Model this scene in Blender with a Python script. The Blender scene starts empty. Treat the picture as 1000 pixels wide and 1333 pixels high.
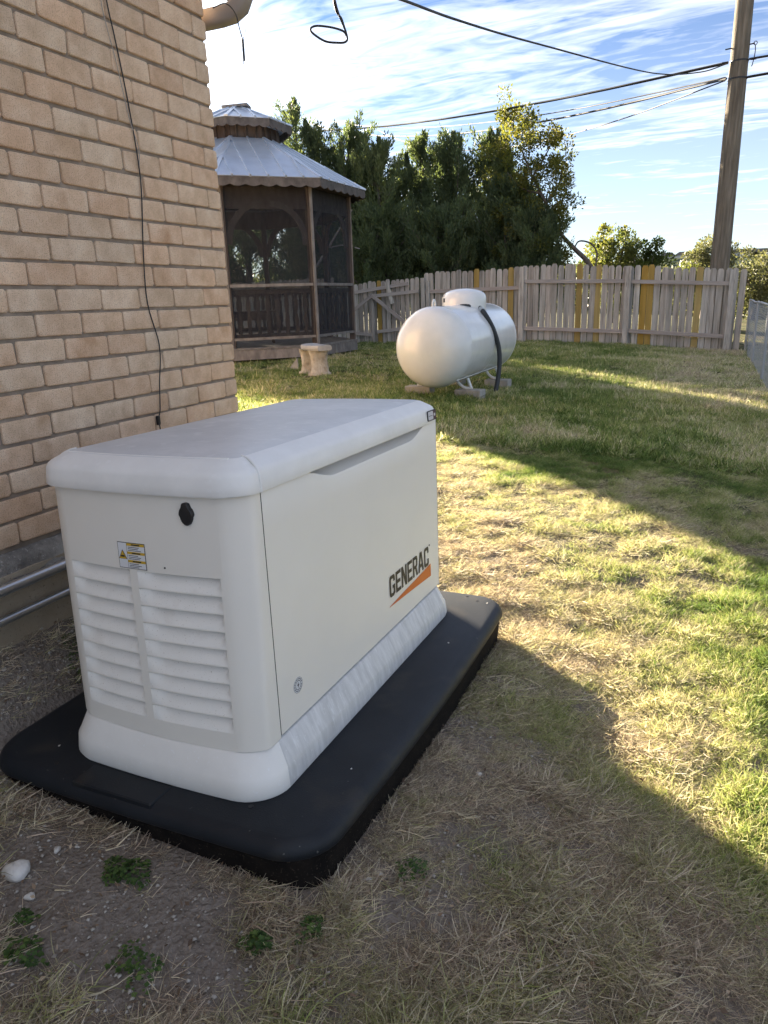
import bpy, math, random
import numpy as np
from mathutils import Vector, Matrix

random.seed(7)
rng = np.random.default_rng(7)
scene = bpy.context.scene
COL = scene.collection

# ------------------------------------------------------------------ camera
cam_d = bpy.data.cameras.new("camera")
cam = bpy.data.objects.new("camera", cam_d)
COL.objects.link(cam)
cr = Vector((0.9148393, 0.40258262, -0.03156391))
cu = Vector((-0.08626977, 0.2712031, 0.95864822))
cf = Vector((-0.39449534, 0.87428606, -0.28283796))
M = Matrix(((cr.x, cu.x, -cf.x, 1.90239), (cr.y, cu.y, -cf.y, -2.68352),
            (cr.z, cu.z, -cf.z, 1.2323), (0, 0, 0, 1)))
cam.matrix_world = M
cam_d.sensor_fit = 'VERTICAL'
cam_d.sensor_height = 36.0
cam_d.lens = 940.35 / 1333 * 36.0
cam_d.clip_start = 0.05
cam_d.clip_end = 6000
scene.camera = cam

# ------------------------------------------------------------------ light
SUN_EL = math.radians(14.0)
SUN_AZ = math.atan2(-0.80, 0.60)            # from +y towards +x
to_sun = Vector((math.sin(SUN_AZ) * math.cos(SUN_EL), math.cos(SUN_AZ) * math.cos(SUN_EL), math.sin(SUN_EL)))
sd = bpy.data.lights.new("sun", 'SUN')
sd.energy = 2.0
sd.angle = math.radians(0.5)
sd.color = (1.0, 0.86, 0.66)
so = bpy.data.objects.new("sun", sd)
so.rotation_euler = to_sun.to_track_quat('Z', 'Y').to_euler()
so.location = (-20, 20, 20)
COL.objects.link(so)

world = bpy.data.worlds.new("World")
scene.world = world
world.use_nodes = True
wn = world.node_tree
wn.nodes.clear()


def N(nt, typ, loc=None, **kw):
    n = nt.nodes.new(typ)
    for k, v in kw.items():
        if k == 'ins':
            for kk, vv in v.items():
                n.inputs[kk].default_value = vv
        else:
            setattr(n, k, v)
    return n


def ramp(nt, stops, interp='LINEAR'):
    n = nt.nodes.new('ShaderNodeValToRGB')
    e = n.color_ramp.elements
    while len(e) > 1:
        e.remove(e[-1])
    e[0].position = stops[0][0]
    e[0].color = (*stops[0][1], 1) if len(stops[0][1]) == 3 else stops[0][1]
    for p, c in stops[1:]:
        x = e.new(p)
        x.color = (*c, 1) if len(c) == 3 else c
    n.color_ramp.interpolation = interp
    return n


SKY_TINT = (0.0160, 0.0300, 0.0500, 1)
CLOUD = (1.09, 1.05, 0.98)
CL0, CL1 = 1.02, 2.20


def build_world():
    nt = wn
    L = nt.links.new
    out = N(nt, 'ShaderNodeOutputWorld')
    bg = N(nt, 'ShaderNodeBackground')
    bg.inputs[1].default_value = 0.15
    sky = N(nt, 'ShaderNodeTexSky', sky_type='NISHITA')
    sky.sun_disc = False
    sky.sun_elevation = SUN_EL
    sky.sun_rotation = SUN_AZ
    sky.air_density = 1.0
    sky.dust_density = 0.5
    sky.ozone_density = 2.0
    tc = N(nt, 'ShaderNodeTexCoord')
    sep = N(nt, 'ShaderNodeSeparateXYZ')
    L(tc.outputs['Generated'], sep.inputs[0])
    # project the view direction on a cloud layer plane
    zz = N(nt, 'ShaderNodeMath', operation='MAXIMUM')
    L(sep.outputs[2], zz.inputs[0]); zz.inputs[1].default_value = 0.0
    za = N(nt, 'ShaderNodeMath', operation='ADD')
    L(zz.outputs[0], za.inputs[0]); za.inputs[1].default_value = 0.10
    dx = N(nt, 'ShaderNodeMath', operation='DIVIDE'); L(sep.outputs[0], dx.inputs[0]); L(za.outputs[0], dx.inputs[1])
    dy = N(nt, 'ShaderNodeMath', operation='DIVIDE'); L(sep.outputs[1], dy.inputs[0]); L(za.outputs[0], dy.inputs[1])
    cmb = N(nt, 'ShaderNodeCombineXYZ'); L(dx.outputs[0], cmb.inputs[0]); L(dy.outputs[0], cmb.inputs[1])
    mp = N(nt, 'ShaderNodeMapping')
    mp.inputs['Rotation'].default_value = (0, 0, math.radians(-12))
    mp.inputs['Scale'].default_value = (0.75, 1.9, 1)
    L(cmb.outputs[0], mp.inputs[0])
    n1 = N(nt, 'ShaderNodeTexNoise'); n1.inputs['Scale'].default_value = 1.5; n1.inputs['Detail'].default_value = 8
    n1.inputs['Roughness'].default_value = 0.60; n1.inputs['Distortion'].default_value = 1.6
    L(mp.outputs[0], n1.inputs['Vector'])
    n2 = N(nt, 'ShaderNodeTexNoise'); n2.inputs['Scale'].default_value = 0.55; n2.inputs['Detail'].default_value = 3
    L(cmb.outputs[0], n2.inputs['Vector'])
    mp3 = N(nt, 'ShaderNodeMapping'); mp3.inputs['Scale'].default_value = (1.3, 4.2, 1); mp3.inputs['Rotation'].default_value = (0, 0, math.radians(-22))
    L(cmb.outputs[0], mp3.inputs[0])
    n3 = N(nt, 'ShaderNodeTexNoise'); n3.inputs['Scale'].default_value = 2.2; n3.inputs['Detail'].default_value = 7; n3.inputs['Distortion'].default_value = 2.2
    n3.inputs['Roughness'].default_value = 0.52
    L(mp3.outputs[0], n3.inputs['Vector'])
    m0 = N(nt, 'ShaderNodeMath', operation='MULTIPLY'); L(n2.outputs[0], m0.inputs[0]); m0.inputs[1].default_value = 0.85
    m1 = N(nt, 'ShaderNodeMath', operation='MULTIPLY_ADD'); L(n1.outputs[0], m1.inputs[0]); m1.inputs[1].default_value = 0.95; L(m0.outputs[0], m1.inputs[2])
    m2 = N(nt, 'ShaderNodeMath', operation='MULTIPLY_ADD'); L(n3.outputs[0], m2.inputs[0]); m2.inputs[1].default_value = 0.62; L(m1.outputs[0], m2.inputs[2])
    # thicker, brighter cloud toward the sun
    vs = N(nt, 'ShaderNodeVectorMath', operation='DOT_PRODUCT')
    L(tc.outputs['Generated'], vs.inputs[0]); vs.inputs[1].default_value = tuple(to_sun)
    sm = N(nt, 'ShaderNodeMapRange'); L(vs.outputs['Value'], sm.inputs[0])
    sm.inputs[1].default_value = 0.74; sm.inputs[2].default_value = 1.0; sm.inputs[3].default_value = 0.0; sm.inputs[4].default_value = 0.20
    m3 = N(nt, 'ShaderNodeMath', operation='ADD'); L(m2.outputs[0], m3.inputs[0]); L(sm.outputs[0], m3.inputs[1])
    mr = N(nt, 'ShaderNodeMapRange'); L(m3.outputs[0], mr.inputs[0])
    mr.inputs[1].default_value = CL0; mr.inputs[2].default_value = CL1; mr.inputs[3].default_value = 0.0; mr.inputs[4].default_value = 0.92
    # pale haze low over the horizon
    hz = N(nt, 'ShaderNodeMapRange'); L(zz.outputs[0], hz.inputs[0])
    hz.inputs[1].default_value = 0.0; hz.inputs[2].default_value = 0.36; hz.inputs[3].default_value = 0.26; hz.inputs[4].default_value = 0.0
    mx = N(nt, 'ShaderNodeMath', operation='MAXIMUM'); L(mr.outputs[0], mx.inputs[0]); L(hz.outputs[0], mx.inputs[1])
    tint = N(nt, 'ShaderNodeMix', data_type='RGBA', blend_type='MULTIPLY'); tint.inputs[0].default_value = 1.0
    L(sky.outputs[0], tint.inputs[6]); tint.inputs[7].default_value = SKY_TINT
    cb2 = N(nt, 'ShaderNodeMapRange'); L(vs.outputs['Value'], cb2.inputs[0])
    cb2.interpolation_type = 'SMOOTHERSTEP'; cb2.inputs[1].default_value = 0.88; cb2.inputs[2].default_value = 1.0; cb2.inputs[3].default_value = 1.0; cb2.inputs[4].default_value = 3.0
    cc = N(nt, 'ShaderNodeVectorMath', operation='SCALE'); cc.inputs[0].default_value = CLOUD; L(cb2.outputs[0], cc.inputs[3])
    cloud = N(nt, 'ShaderNodeMix', data_type='RGBA'); L(mx.outputs[0], cloud.inputs[0])
    L(tint.outputs[2], cloud.inputs[6]); L(cc.outputs[0], cloud.inputs[7])
    L(cloud.outputs[2], bg.inputs[0])
    L(bg.outputs[0], out.inputs[0])


build_world()
scene.view_settings.view_transform = 'Standard'
scene.view_settings.look = 'None'
scene.view_settings.gamma = 1
scene.view_settings.use_curve_mapping = False
scene.view_settings.exposure = 4.42
scene.render.engine = 'CYCLES'
scene.cycles.max_bounces = 5
scene.cycles.diffuse_bounces = 3
scene.cycles.glossy_bounces = 2
scene.cycles.transmission_bounces = 3
scene.cycles.transparent_max_bounces = 8


# ------------------------------------------------------------------ helpers
def tag(o, label=None, cat=None, group=None, kind=None):
    if label: o["label"] = label
    if cat: o["category"] = cat
    if group: o["group"] = group
    if kind: o["kind"] = kind
    return o


def empty(name, loc=(0, 0, 0), label=None, cat=None, group=None, rot=None):
    o = bpy.data.objects.new(name, None)
    o.empty_display_size = 0.1
    o.location = loc
    if rot is not None: o.rotation_euler = rot
    COL.objects.link(o)
    return tag(o, label, cat, group)


def add(name, me, parent=None, mat=None, loc=None, rot=None, scale=None):
    if mat is not None and not me.materials:
        me.materials.append(mat)
    o = bpy.data.objects.new(name, me)
    COL.objects.link(o)
    if parent is not None: o.parent = parent
    if loc is not None: o.location = loc
    if rot is not None: o.rotation_euler = rot
    if scale is not None: o.scale = scale
    return o


def mesh(name, V, F, smooth=None):
    me = bpy.data.meshes.new(name)
    me.from_pydata([tuple(map(float, v)) for v in V], [], [tuple(int(i) for i in f) for f in F])
    me.update()
    if smooth is not None:
        me.shade_smooth()
        if smooth < 180:
            me.set_sharp_from_angle(angle=math.radians(smooth))
    return me


def fast_mesh(name, V, F, attr=None):
    """V (n,3), F (m,k) numpy; attr: float per face"""
    me = bpy.data.meshes.new(name)
    V = np.asarray(V, dtype=np.float32); F = np.asarray(F, dtype=np.int32)
    k = F.shape[1]
    me.vertices.add(len(V)); me.vertices.foreach_set("co", V.ravel())
    me.loops.add(F.size); me.loops.foreach_set("vertex_index", F.ravel())
    me.polygons.add(len(F))
    me.polygons.foreach_set("loop_start", np.arange(0, F.size, k, dtype=np.int32))
    me.polygons.foreach_set("loop_total", np.full(len(F), k, dtype=np.int32))
    me.update(calc_edges=True)
    if attr is not None:
        a = me.attributes.new("tint", 'FLOAT', 'FACE')
        a.data.foreach_set("value", np.asarray(attr, dtype=np.float32))
    return me


class MB:
    def __init__(s): s.V = []; s.F = []

    def add(s, V, F):
        n = len(s.V); s.V += [tuple(v) for v in V]; s.F += [tuple(i + n for i in f) for f in F]; return s

    def box(s, x0, x1, y0, y1, z0, z1, bev=0.0):
        if bev <= 0:
            V = [(x0, y0, z0), (x1, y0, z0), (x1, y1, z0), (x0, y1, z0), (x0, y0, z1), (x1, y0, z1), (x1, y1, z1), (x0, y1, z1)]
            F = [(0, 3, 2, 1), (4, 5, 6, 7), (0, 1, 5, 4), (1, 2, 6, 5), (2, 3, 7, 6), (3, 0, 4, 7)]
            return s.add(V, F)
        b = bev
        rings = []
        for z, i in ((z0, b), (z0 + b, 0), (z1 - b, 0), (z1, b)):
            X0, X1, Y0, Y1 = x0 + i, x1 - i, y0 + i, y1 - i
            c = b
            rings.append([(X0 + c, Y0, z), (X1 - c, Y0, z), (X1, Y0 + c, z), (X1, Y1 - c, z), (X1 - c, Y1, z), (X0 + c, Y1, z), (X0, Y1 - c, z), (X0, Y0 + c, z)])
        return s.loft(rings)

    def loft(s, rings, cap=True):
        n = len(rings[0]); V = [p for r in rings for p in r]; F = []
        for i in range(len(rings) - 1):
            for j in range(n):
                k = (j + 1) % n
                F.append((i * n + j, i * n + k, (i + 1) * n + k, (i + 1) * n + j))
        if cap:
            F.append(tuple(range(n))[::-1]); m = (len(rings) - 1) * n
            F.append(tuple(m + j for j in range(n)))
        return s.add(V, F)

    def obox(s, p, q, w, h, up=(0, 0, 1)):
        """bar from p to q with width w (sideways) and height h"""
        p = Vector(p); q = Vector(q); d = (q - p).normalized(); u = Vector(up)
        sd_ = d.cross(u)
        if sd_.length < 1e-5: sd_ = d.cross(Vector((1, 0, 0)))
        sd_.normalize(); u = sd_.cross(d).normalized()
        R_ = [[a + sd_ * (w / 2 * sx) + u * (h / 2 * sz) for sx, sz in ((-1, -1), (1, -1), (1, 1), (-1, 1))] for a in (p, q)]
        return s.loft(R_)

    def tube(s, pts, r, n=8, cap=True):
        pts = [Vector(p) for p in pts]; rs = r if hasattr(r, '__len__') else [r] * len(pts)
        t0 = (pts[1] - pts[0]).normalized()
        a = t0.orthogonal().normalized(); rings = []
        for i, p in enumerate(pts):
            if i == 0: t = t0
            elif i == len(pts) - 1: t = (pts[-1] - pts[-2]).normalized()
            else: t = ((pts[i + 1] - p).normalized() + (p - pts[i - 1]).normalized())
            t = t.normalized() if t.length > 1e-6 else t0
            a = (a - t * a.dot(t)).normalized(); b = t.cross(a)
            rings.append([p + (a * math.cos(2 * math.pi * j / n) + b * math.sin(2 * math.pi * j / n)) * rs[i] for j in range(n)])
        return s.loft(rings, cap)

    def disc(s, c, nrm, r, t, n=24):
        c = Vector(c); nrm = Vector(nrm).normalized()
        return s.tube([c, c + nrm * t], r, n)

    def build(s, name, mat, parent=None, smooth=None, **kw):
        return add(name, mesh(name, s.V, s.F, smooth), parent, mat, **kw)


def catmull(pts, k=8):
    pts = [Vector(p) for p in pts]; P = [pts[0] * 2 - pts[1]] + pts + [pts[-1] * 2 - pts[-2]]; out = []
    for i in range(1, len(P) - 2):
        for j in range(k):
            t = j / k; a, b, c, d = P[i - 1], P[i], P[i + 1], P[i + 2]
            out.append(0.5 * ((2 * b) + (-a + c) * t + (2 * a - 5 * b + 4 * c - d) * t * t + (-a + 3 * b - 3 * c + d) * t ** 3))
    out.append(pts[-1]); return out


# ---- materials
def newmat(name):
    m = bpy.data.materials.new(name); m.use_nodes = True
    nt = m.node_tree; nt.nodes.clear()
    out = nt.nodes.new('ShaderNodeOutputMaterial')
    b = nt.nodes.new('ShaderNodeBsdfPrincipled')
    nt.links.new(b.outputs[0], out.inputs[0])
    return m, nt, b, out


def mat(name, cols, rough=0.7, scale=8.0, detail=5, stretch=(1, 1, 1), bump=0.0, bscale=60.0, bdist=0.01,
        speck=None, metallic=0.0, island=0.0, objrand=0.0, spec=0.5, coord='Object', stain=None, coat=0.0):
    """cols: list of colours spread over a noise field; speck=(scale, threshold, colour, amount)"""
    m, nt, b, out = newmat(name); L = nt.links.new
    tc = nt.nodes.new('ShaderNodeTexCoord')
    mp = N(nt, 'ShaderNodeMapping'); mp.inputs['Scale'].default_value = stretch
    src = tc.outputs[coord]
    oi = nt.nodes.new('ShaderNodeObjectInfo')
    if objrand > 0 or coord == 'Object':
        sc = N(nt, 'ShaderNodeVectorMath', operation='SCALE'); sc.inputs[3].default_value = 37.0
        cb = N(nt, 'ShaderNodeCombineXYZ'); L(oi.outputs['Random'], cb.inputs[0]); L(oi.outputs['Random'], cb.inputs[1])
        L(cb.outputs[0], sc.inputs[0])
        ad = N(nt, 'ShaderNodeVectorMath', operation='ADD'); L(src, ad.inputs[0]); L(sc.outputs[0], ad.inputs[1])
        src = ad.outputs[0]
    L(src, mp.inputs[0])
    nz = N(nt, 'ShaderNodeTexNoise'); nz.inputs['Scale'].default_value = scale; nz.inputs['Detail'].default_value = detail
    nz.inputs['Roughness'].default_value = 0.6
    L(mp.outputs[0], nz.inputs['Vector'])
    n = len(cols)
    if n == 1: cols = [cols[0], cols[0]]; n = 2
    cr_ = ramp(nt, [(0.32 + 0.36 * i / (n - 1), c) for i, c in enumerate(cols)])
    L(nz.outputs[0], cr_.inputs[0]); col = cr_.outputs[0]
    if stain:
        ns = N(nt, 'ShaderNodeTexNoise'); ns.inputs['Scale'].default_value = stain[0]; ns.inputs['Detail'].default_value = 6
        L(mp.outputs[0] if len(stain) < 5 else src, ns.inputs['Vector'])
        rs = ramp(nt, [(stain[1], (0, 0, 0)), (min(1, stain[1] + 0.12), (1, 1, 1))]); L(ns.outputs[0], rs.inputs[0])
        mu = N(nt, 'ShaderNodeMath', operation='MULTIPLY'); L(rs.outputs[0], mu.inputs[0]); mu.inputs[1].default_value = stain[3]
        mx = N(nt, 'ShaderNodeMix', data_type='RGBA'); L(mu.outputs[0], mx.inputs[0]); L(col, mx.inputs[6]); mx.inputs[7].default_value = (*stain[2], 1)
        col = mx.outputs[2]
    if speck:
        ns = N(nt, 'ShaderNodeTexNoise'); ns.inputs['Scale'].default_value = speck[0]; ns.inputs['Detail'].default_value = 2
        L(tc.outputs[coord], ns.inputs['Vector'])
        rs = ramp(nt, [(speck[1], (0, 0, 0)), (speck[1] + 0.05, (1, 1, 1))]); L(ns.outputs[0], rs.inputs[0])
        mu = N(nt, 'ShaderNodeMath', operation='MULTIPLY'); L(rs.outputs[0], mu.inputs[0]); mu.inputs[1].default_value = speck[3]
        mx = N(nt, 'ShaderNodeMix', data_type='RGBA'); L(mu.outputs[0], mx.inputs[0]); L(col, mx.inputs[6]); mx.inputs[7].default_value = (*speck[2], 1)
        col = mx.outputs[2]
    if objrand > 0:
        hs = N(nt, 'ShaderNodeHueSaturation')
        mr = N(nt, 'ShaderNodeMapRange'); L(oi.outputs['Random'], mr.inputs[0]); mr.inputs[3].default_value = 1 - objrand; mr.inputs[4].default_value = 1 + objrand
        L(mr.outputs[0], hs.inputs['Value']); L(col, hs.inputs['Color'])
        wn_ = N(nt, 'ShaderNodeTexWhiteNoise', noise_dimensions='1D'); L(oi.outputs['Random'], wn_.inputs['W'])
        mr2 = N(nt, 'ShaderNodeMapRange'); L(wn_.outputs[0], mr2.inputs[0]); mr2.inputs[3].default_value = 0.5 - objrand * 0.06; mr2.inputs[4].default_value = 0.5 + objrand * 0.05
        L(mr2.outputs[0], hs.inputs['Hue'])
        mr3 = N(nt, 'ShaderNodeMapRange'); L(wn_.outputs[1], mr3.inputs[0]) if False else L(wn_.outputs[0], mr3.inputs[0])
        mr3.inputs[3].default_value = 1 + objrand; mr3.inputs[4].default_value = 1 - objrand
        L(mr3.outputs[0], hs.inputs['Saturation'])
        col = hs.outputs[0]
    L(col, b.inputs['Base Color'])
    b.inputs['Roughness'].default_value = rough; b.inputs['Metallic'].default_value = metallic
    b.inputs['Specular IOR Level'].default_value = spec
    if coat: b.inputs['Coat Weight'].default_value = coat; b.inputs['Coat Roughness'].default_value = 0.15
    if bump > 0:
        nb = N(nt, 'ShaderNodeTexNoise'); nb.inputs['Scale'].default_value = bscale; nb.inputs['Detail'].default_value = 6
        nb.inputs['Roughness'].default_value = 0.65
        L(mp.outputs[0], nb.inputs['Vector'])
        bp_ = N(nt, 'ShaderNodeBump'); bp_.inputs['Strength'].default_value = bump; bp_.inputs['Distance'].default_value = bdist
        L(nb.outputs[0], bp_.inputs['Height']); L(bp_.outputs[0], b.inputs['Normal'])
    return m


def leafmat(name, stops, trans=0.45, rough=0.55, attr='tint', atype='GEOMETRY', tcol=(1.25, 1.25, 0.7)):
    m, nt, b, out = newmat(name); L = nt.links.new
    at = nt.nodes.new('ShaderNodeAttribute'); at.attribute_name = attr; at.attribute_type = atype
    cr_ = ramp(nt, stops); L(at.outputs['Fac'], cr_.inputs[0])
    L(cr_.outputs[0], b.inputs['Base Color']); b.inputs['Roughness'].default_value = rough
    b.inputs['Specular IOR Level'].default_value = 0.25
    tr = nt.nodes.new('ShaderNodeBsdfTranslucent')
    mu = N(nt, 'ShaderNodeMix', data_type='RGBA', blend_type='MULTIPLY'); mu.inputs[0].default_value = 1
    L(cr_.outputs[0], mu.inputs[6]); mu.inputs[7].default_value = (*tcol, 1); L(mu.outputs[2], tr.inputs[0])
    ms = nt.nodes.new('ShaderNodeMixShader'); ms.inputs[0].default_value = trans
    L(b.outputs[0], ms.inputs[1]); L(tr.outputs[0], ms.inputs[2]); L(ms.outputs[0], out.inputs[0])
    return m


M_brick = mat("tan_brick", [(0.62, 0.435, 0.285), (0.73, 0.53, 0.365), (0.80, 0.62, 0.45)], rough=0.9, scale=13, detail=9, bump=0.9, bscale=190, bdist=0.005,
              speck=(300, 0.57, (0.34, 0.22, 0.145), 0.6), objrand=0.085, spec=0.2, stain=(7, 0.60, (0.46, 0.27, 0.15), 0.5))
M_mortar = mat("mortar", [(0.22, 0.18, 0.14), (0.36, 0.30, 0.24)], rough=0.95, scale=14, bump=0.7, bscale=90, bdist=0.006, spec=0.1)
M_conc = mat("rough_concrete", [(0.13, 0.12, 0.11), (0.26, 0.245, 0.22), (0.40, 0.38, 0.34)], rough=0.95, scale=11, detail=9, bump=1.0, bscale=28, bdist=0.03, speck=(90, 0.62, (0.5, 0.48, 0.44), 0.6), spec=0.2)
M_conc2 = mat("foundation_face", [(0.30, 0.25, 0.18), (0.40, 0.34, 0.26)], rough=0.95, scale=6, bump=0.5, bscale=60, bdist=0.008, spec=0.2, speck=(130, 0.64, (0.15, 0.12, 0.09), 0.6))
M_block = mat("concrete_block", [(0.30, 0.29, 0.26), (0.42, 0.40, 0.36)], rough=0.95, scale=9, bump=0.6, bscale=60, bdist=0.01, spec=0.2)
M_galv = mat("galvanised_pipe", [(0.50, 0.53, 0.56), (0.62, 0.65, 0.68)], rough=0.28, scale=6, metallic=0.9)
M_white = mat("cream_powder_coat", [(0.80, 0.768, 0.695), (0.82, 0.79, 0.72)], rough=0.42, scale=5, bump=0.12, bscale=420, bdist=0.001, speck=(300, 0.74, (0.42, 0.36, 0.28), 0.4))
M_louver = mat("cream_louver", [(0.80, 0.78, 0.725), (0.83, 0.81, 0.76)], rough=0.45, scale=20, bump=0.1, bscale=420, bdist=0.001, stain=(12, 0.62, (0.55, 0.48, 0.40), 0.25), speck=(330, 0.665, (0.34, 0.27, 0.20), 0.5))
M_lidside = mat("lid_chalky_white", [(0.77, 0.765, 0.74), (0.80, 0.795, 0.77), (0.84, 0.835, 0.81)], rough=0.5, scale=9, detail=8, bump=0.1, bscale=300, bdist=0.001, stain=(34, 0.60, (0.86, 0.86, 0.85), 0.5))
M_lidtop = mat("lid_weathered_sky_tint", [(0.55, 0.565, 0.575), (0.60, 0.615, 0.625), (0.67, 0.68, 0.69)], rough=0.4, scale=7, detail=9, bump=0.12, bscale=160, bdist=0.0015, stain=(26, 0.58, (0.76, 0.77, 0.78), 0.5), speck=(240, 0.66, (0.80, 0.81, 0.82), 0.4))  # weathered grey, with bluish sky reflection put into the colour
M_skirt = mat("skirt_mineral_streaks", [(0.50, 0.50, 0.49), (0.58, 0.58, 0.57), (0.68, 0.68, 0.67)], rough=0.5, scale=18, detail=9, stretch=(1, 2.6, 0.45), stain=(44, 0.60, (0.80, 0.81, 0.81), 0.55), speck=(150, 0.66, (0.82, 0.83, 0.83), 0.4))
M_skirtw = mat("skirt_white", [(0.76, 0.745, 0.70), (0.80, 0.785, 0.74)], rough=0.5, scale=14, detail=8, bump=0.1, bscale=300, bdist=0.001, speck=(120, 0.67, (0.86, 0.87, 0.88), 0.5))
M_dark = mat("dark_gap", [(0.03, 0.03, 0.03)], rough=0.8)
M_pad = mat("black_pad", [(0.009, 0.0115, 0.0155), (0.015, 0.018, 0.023)], rough=0.5, scale=6, bump=0.35, bscale=260, bdist=0.002, stain=(7, 0.56, (0.040, 0.035, 0.030), 0.45), speck=(75, 0.735, (0.25, 0.24, 0.22), 0.5), spec=0.3)  # faint blue of reflected sky mixed into the black
M_padside = mat("black_pad_side", [(0.006, 0.0055, 0.0055), (0.016, 0.013, 0.011)], rough=0.9, scale=20, bump=0.4, bscale=160, bdist=0.004, speck=(190, 0.63, (0.075, 0.058, 0.044), 0.6), spec=0.1)
M_black = mat("black_plastic", [(0.012, 0.012, 0.014)], rough=0.45)
M_paper = mat("sticker_white", [(0.72, 0.73, 0.75)], rough=0.4)
M_yellow = mat("sticker_yellow", [(0.62, 0.40, 0.03)], rough=0.4)
M_ink = mat("ink_black", [(0.02, 0.02, 0.022)], rough=0.45)
M_orange = mat("logo_orange", [(0.62, 0.14, 0.02)], rough=0.4)
M_badge = mat("badge_maroon", [(0.07, 0.03, 0.04)], rough=0.35)
M_silver = mat("badge_silver", [(0.6, 0.6, 0.64)], rough=0.3)
M_tank = mat("tank_white_paint", [(0.70, 0.71, 0.69), (0.78, 0.79, 0.79)], rough=0.2, scale=3, detail=6, stain=(4, 0.62, (0.55, 0.54, 0.50), 0.35), coat=0.3)
M_hose = mat("dark_hose", [(0.02, 0.025, 0.03)], rough=0.5)
M_wood = mat("weathered_picket", [(0.25, 0.228, 0.20), (0.41, 0.378, 0.335), (0.53, 0.495, 0.445)], rough=0.9, scale=5, detail=8, stretch=(3, 3, 0.35), bump=0.4, bscale=40, bdist=0.004, objrand=0.20, stain=(11, 0.585, (0.17, 0.14, 0.125), 0.65), spec=0.15)
M_rail = mat("weathered_rail", [(0.31, 0.27, 0.245), (0.47, 0.42, 0.385)], rough=0.9, scale=4, detail=8, stretch=(0.3, 3, 3), bump=0.4, bscale=40, bdist=0.004, objrand=0.1, spec=0.15)
M_ywood = mat("new_yellow_picket", [(0.31, 0.215, 0.065), (0.43, 0.305, 0.105)], rough=0.85, scale=5, detail=8, stretch=(3, 3, 0.3), bump=0.3, bscale=40, bdist=0.003, objrand=0.12, stain=(10, 0.66, (0.22, 0.12, 0.04), 0.7), spec=0.2)
M_gwood = mat("gazebo_brown_wood", [(0.060, 0.047, 0.041), (0.105, 0.085, 0.074)], rough=0.85, scale=6, detail=6, stretch=(2, 2, 0.5), bump=0.3, bscale=50, bdist=0.003, objrand=0.1, spec=0.2)
M_gtrim = mat("gazebo_grey_trim", [(0.145, 0.130, 0.118), (0.27, 0.245, 0.22)], rough=0.9, scale=6, detail=6, stretch=(1.5, 1.5, 0.6), bump=0.3, bscale=50, bdist=0.003, objrand=0.1, spec=0.2, stain=(5, 0.6, (0.16, 0.13, 0.12), 0.6))
M_fascia = mat("gazebo_fascia_wood", [(0.085, 0.076, 0.072), (0.16, 0.145, 0.135)], rough=0.9, scale=6, detail=8, stretch=(1.5, 1.5, 1.0), bump=0.3, bscale=50, bdist=0.003, spec=0.15)
M_metalroof = mat("sheet_metal_roof", [(0.52, 0.58, 0.66), (0.62, 0.68, 0.76)], rough=0.30, scale=3, detail=6, metallic=0.45, stain=(2.5, 0.58, (0.45, 0.48, 0.52), 0.4))  # bluish sky reflection is put into the base colour
M_bench = mat("cast_stone", [(0.36, 0.31, 0.24), (0.52, 0.47, 0.38), (0.60, 0.57, 0.50)], rough=0.95, scale=9, bump=0.9, bscale=34, bdist=0.03, spec=0.15)
M_benchtop = mat("cast_stone_top", [(0.32, 0.32, 0.31), (0.44, 0.44, 0.43)], rough=0.9, scale=7, bump=0.4, bscale=40, bdist=0.01, spec=0.2)
M_pole = mat("utility_pole_wood", [(0.11, 0.093, 0.072), (0.18, 0.155, 0.12), (0.26, 0.225, 0.18)], rough=0.95, scale=7, detail=9, stretch=(2.4, 2.4, 0.18), bump=0.8, bscale=20, bdist=0.02, stain=(5, 0.62, (0.10, 0.08, 0.065), 0.7), spec=0.15)
M_wire = mat("dark_cable", [(0.02, 0.02, 0.022)], rough=0.6)
M_pale = mat("pale_string", [(0.40, 0.36, 0.32)], rough=0.8)
M_gutter = mat("gutter_taupe", [(0.30, 0.265, 0.235), (0.36, 0.32, 0.285)], rough=0.5, scale=5)
M_stone = mat("white_limestone", [(0.50, 0.48, 0.44), (0.70, 0.68, 0.64)], rough=0.9, scale=12, bump=0.8, bscale=30, bdist=0.01, stain=(14, 0.62, (0.28, 0.25, 0.2), 0.6), spec=0.2)
M_chip = mat("limestone_chips", [(0.30, 0.27, 0.23), (0.52, 0.49, 0.44)], rough=0.95, scale=40, spec=0.1)
M_bark = mat("bark", [(0.10, 0.08, 0.065), (0.20, 0.17, 0.145)], rough=0.95, scale=9, stretch=(2, 2, 0.4), bump=0.8, bscale=25, bdist=0.02, spec=0.1)
M_deadwood = mat("dead_branch", [(0.22, 0.20, 0.18), (0.34, 0.31, 0.28)], rough=0.95, scale=9, spec=0.1)
M_zinc = mat("chain_link_zinc", [(0.40, 0.41, 0.42)], rough=0.5, metallic=0.5)
M_roof = mat("asphalt_shingle", [(0.10, 0.09, 0.08), (0.16, 0.14, 0.12)], rough=0.95, scale=30)
M_soffit = mat("soffit_paint", [(0.42, 0.38, 0.33)], rough=0.7)
M_hw = mat("pale_house_wall", [(0.62, 0.60, 0.56)], rough=0.9)


def ss(a, b, x):
    t = np.clip((x - a) / (b - a), 0, 1); return t * t * (3 - 2 * t)


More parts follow.
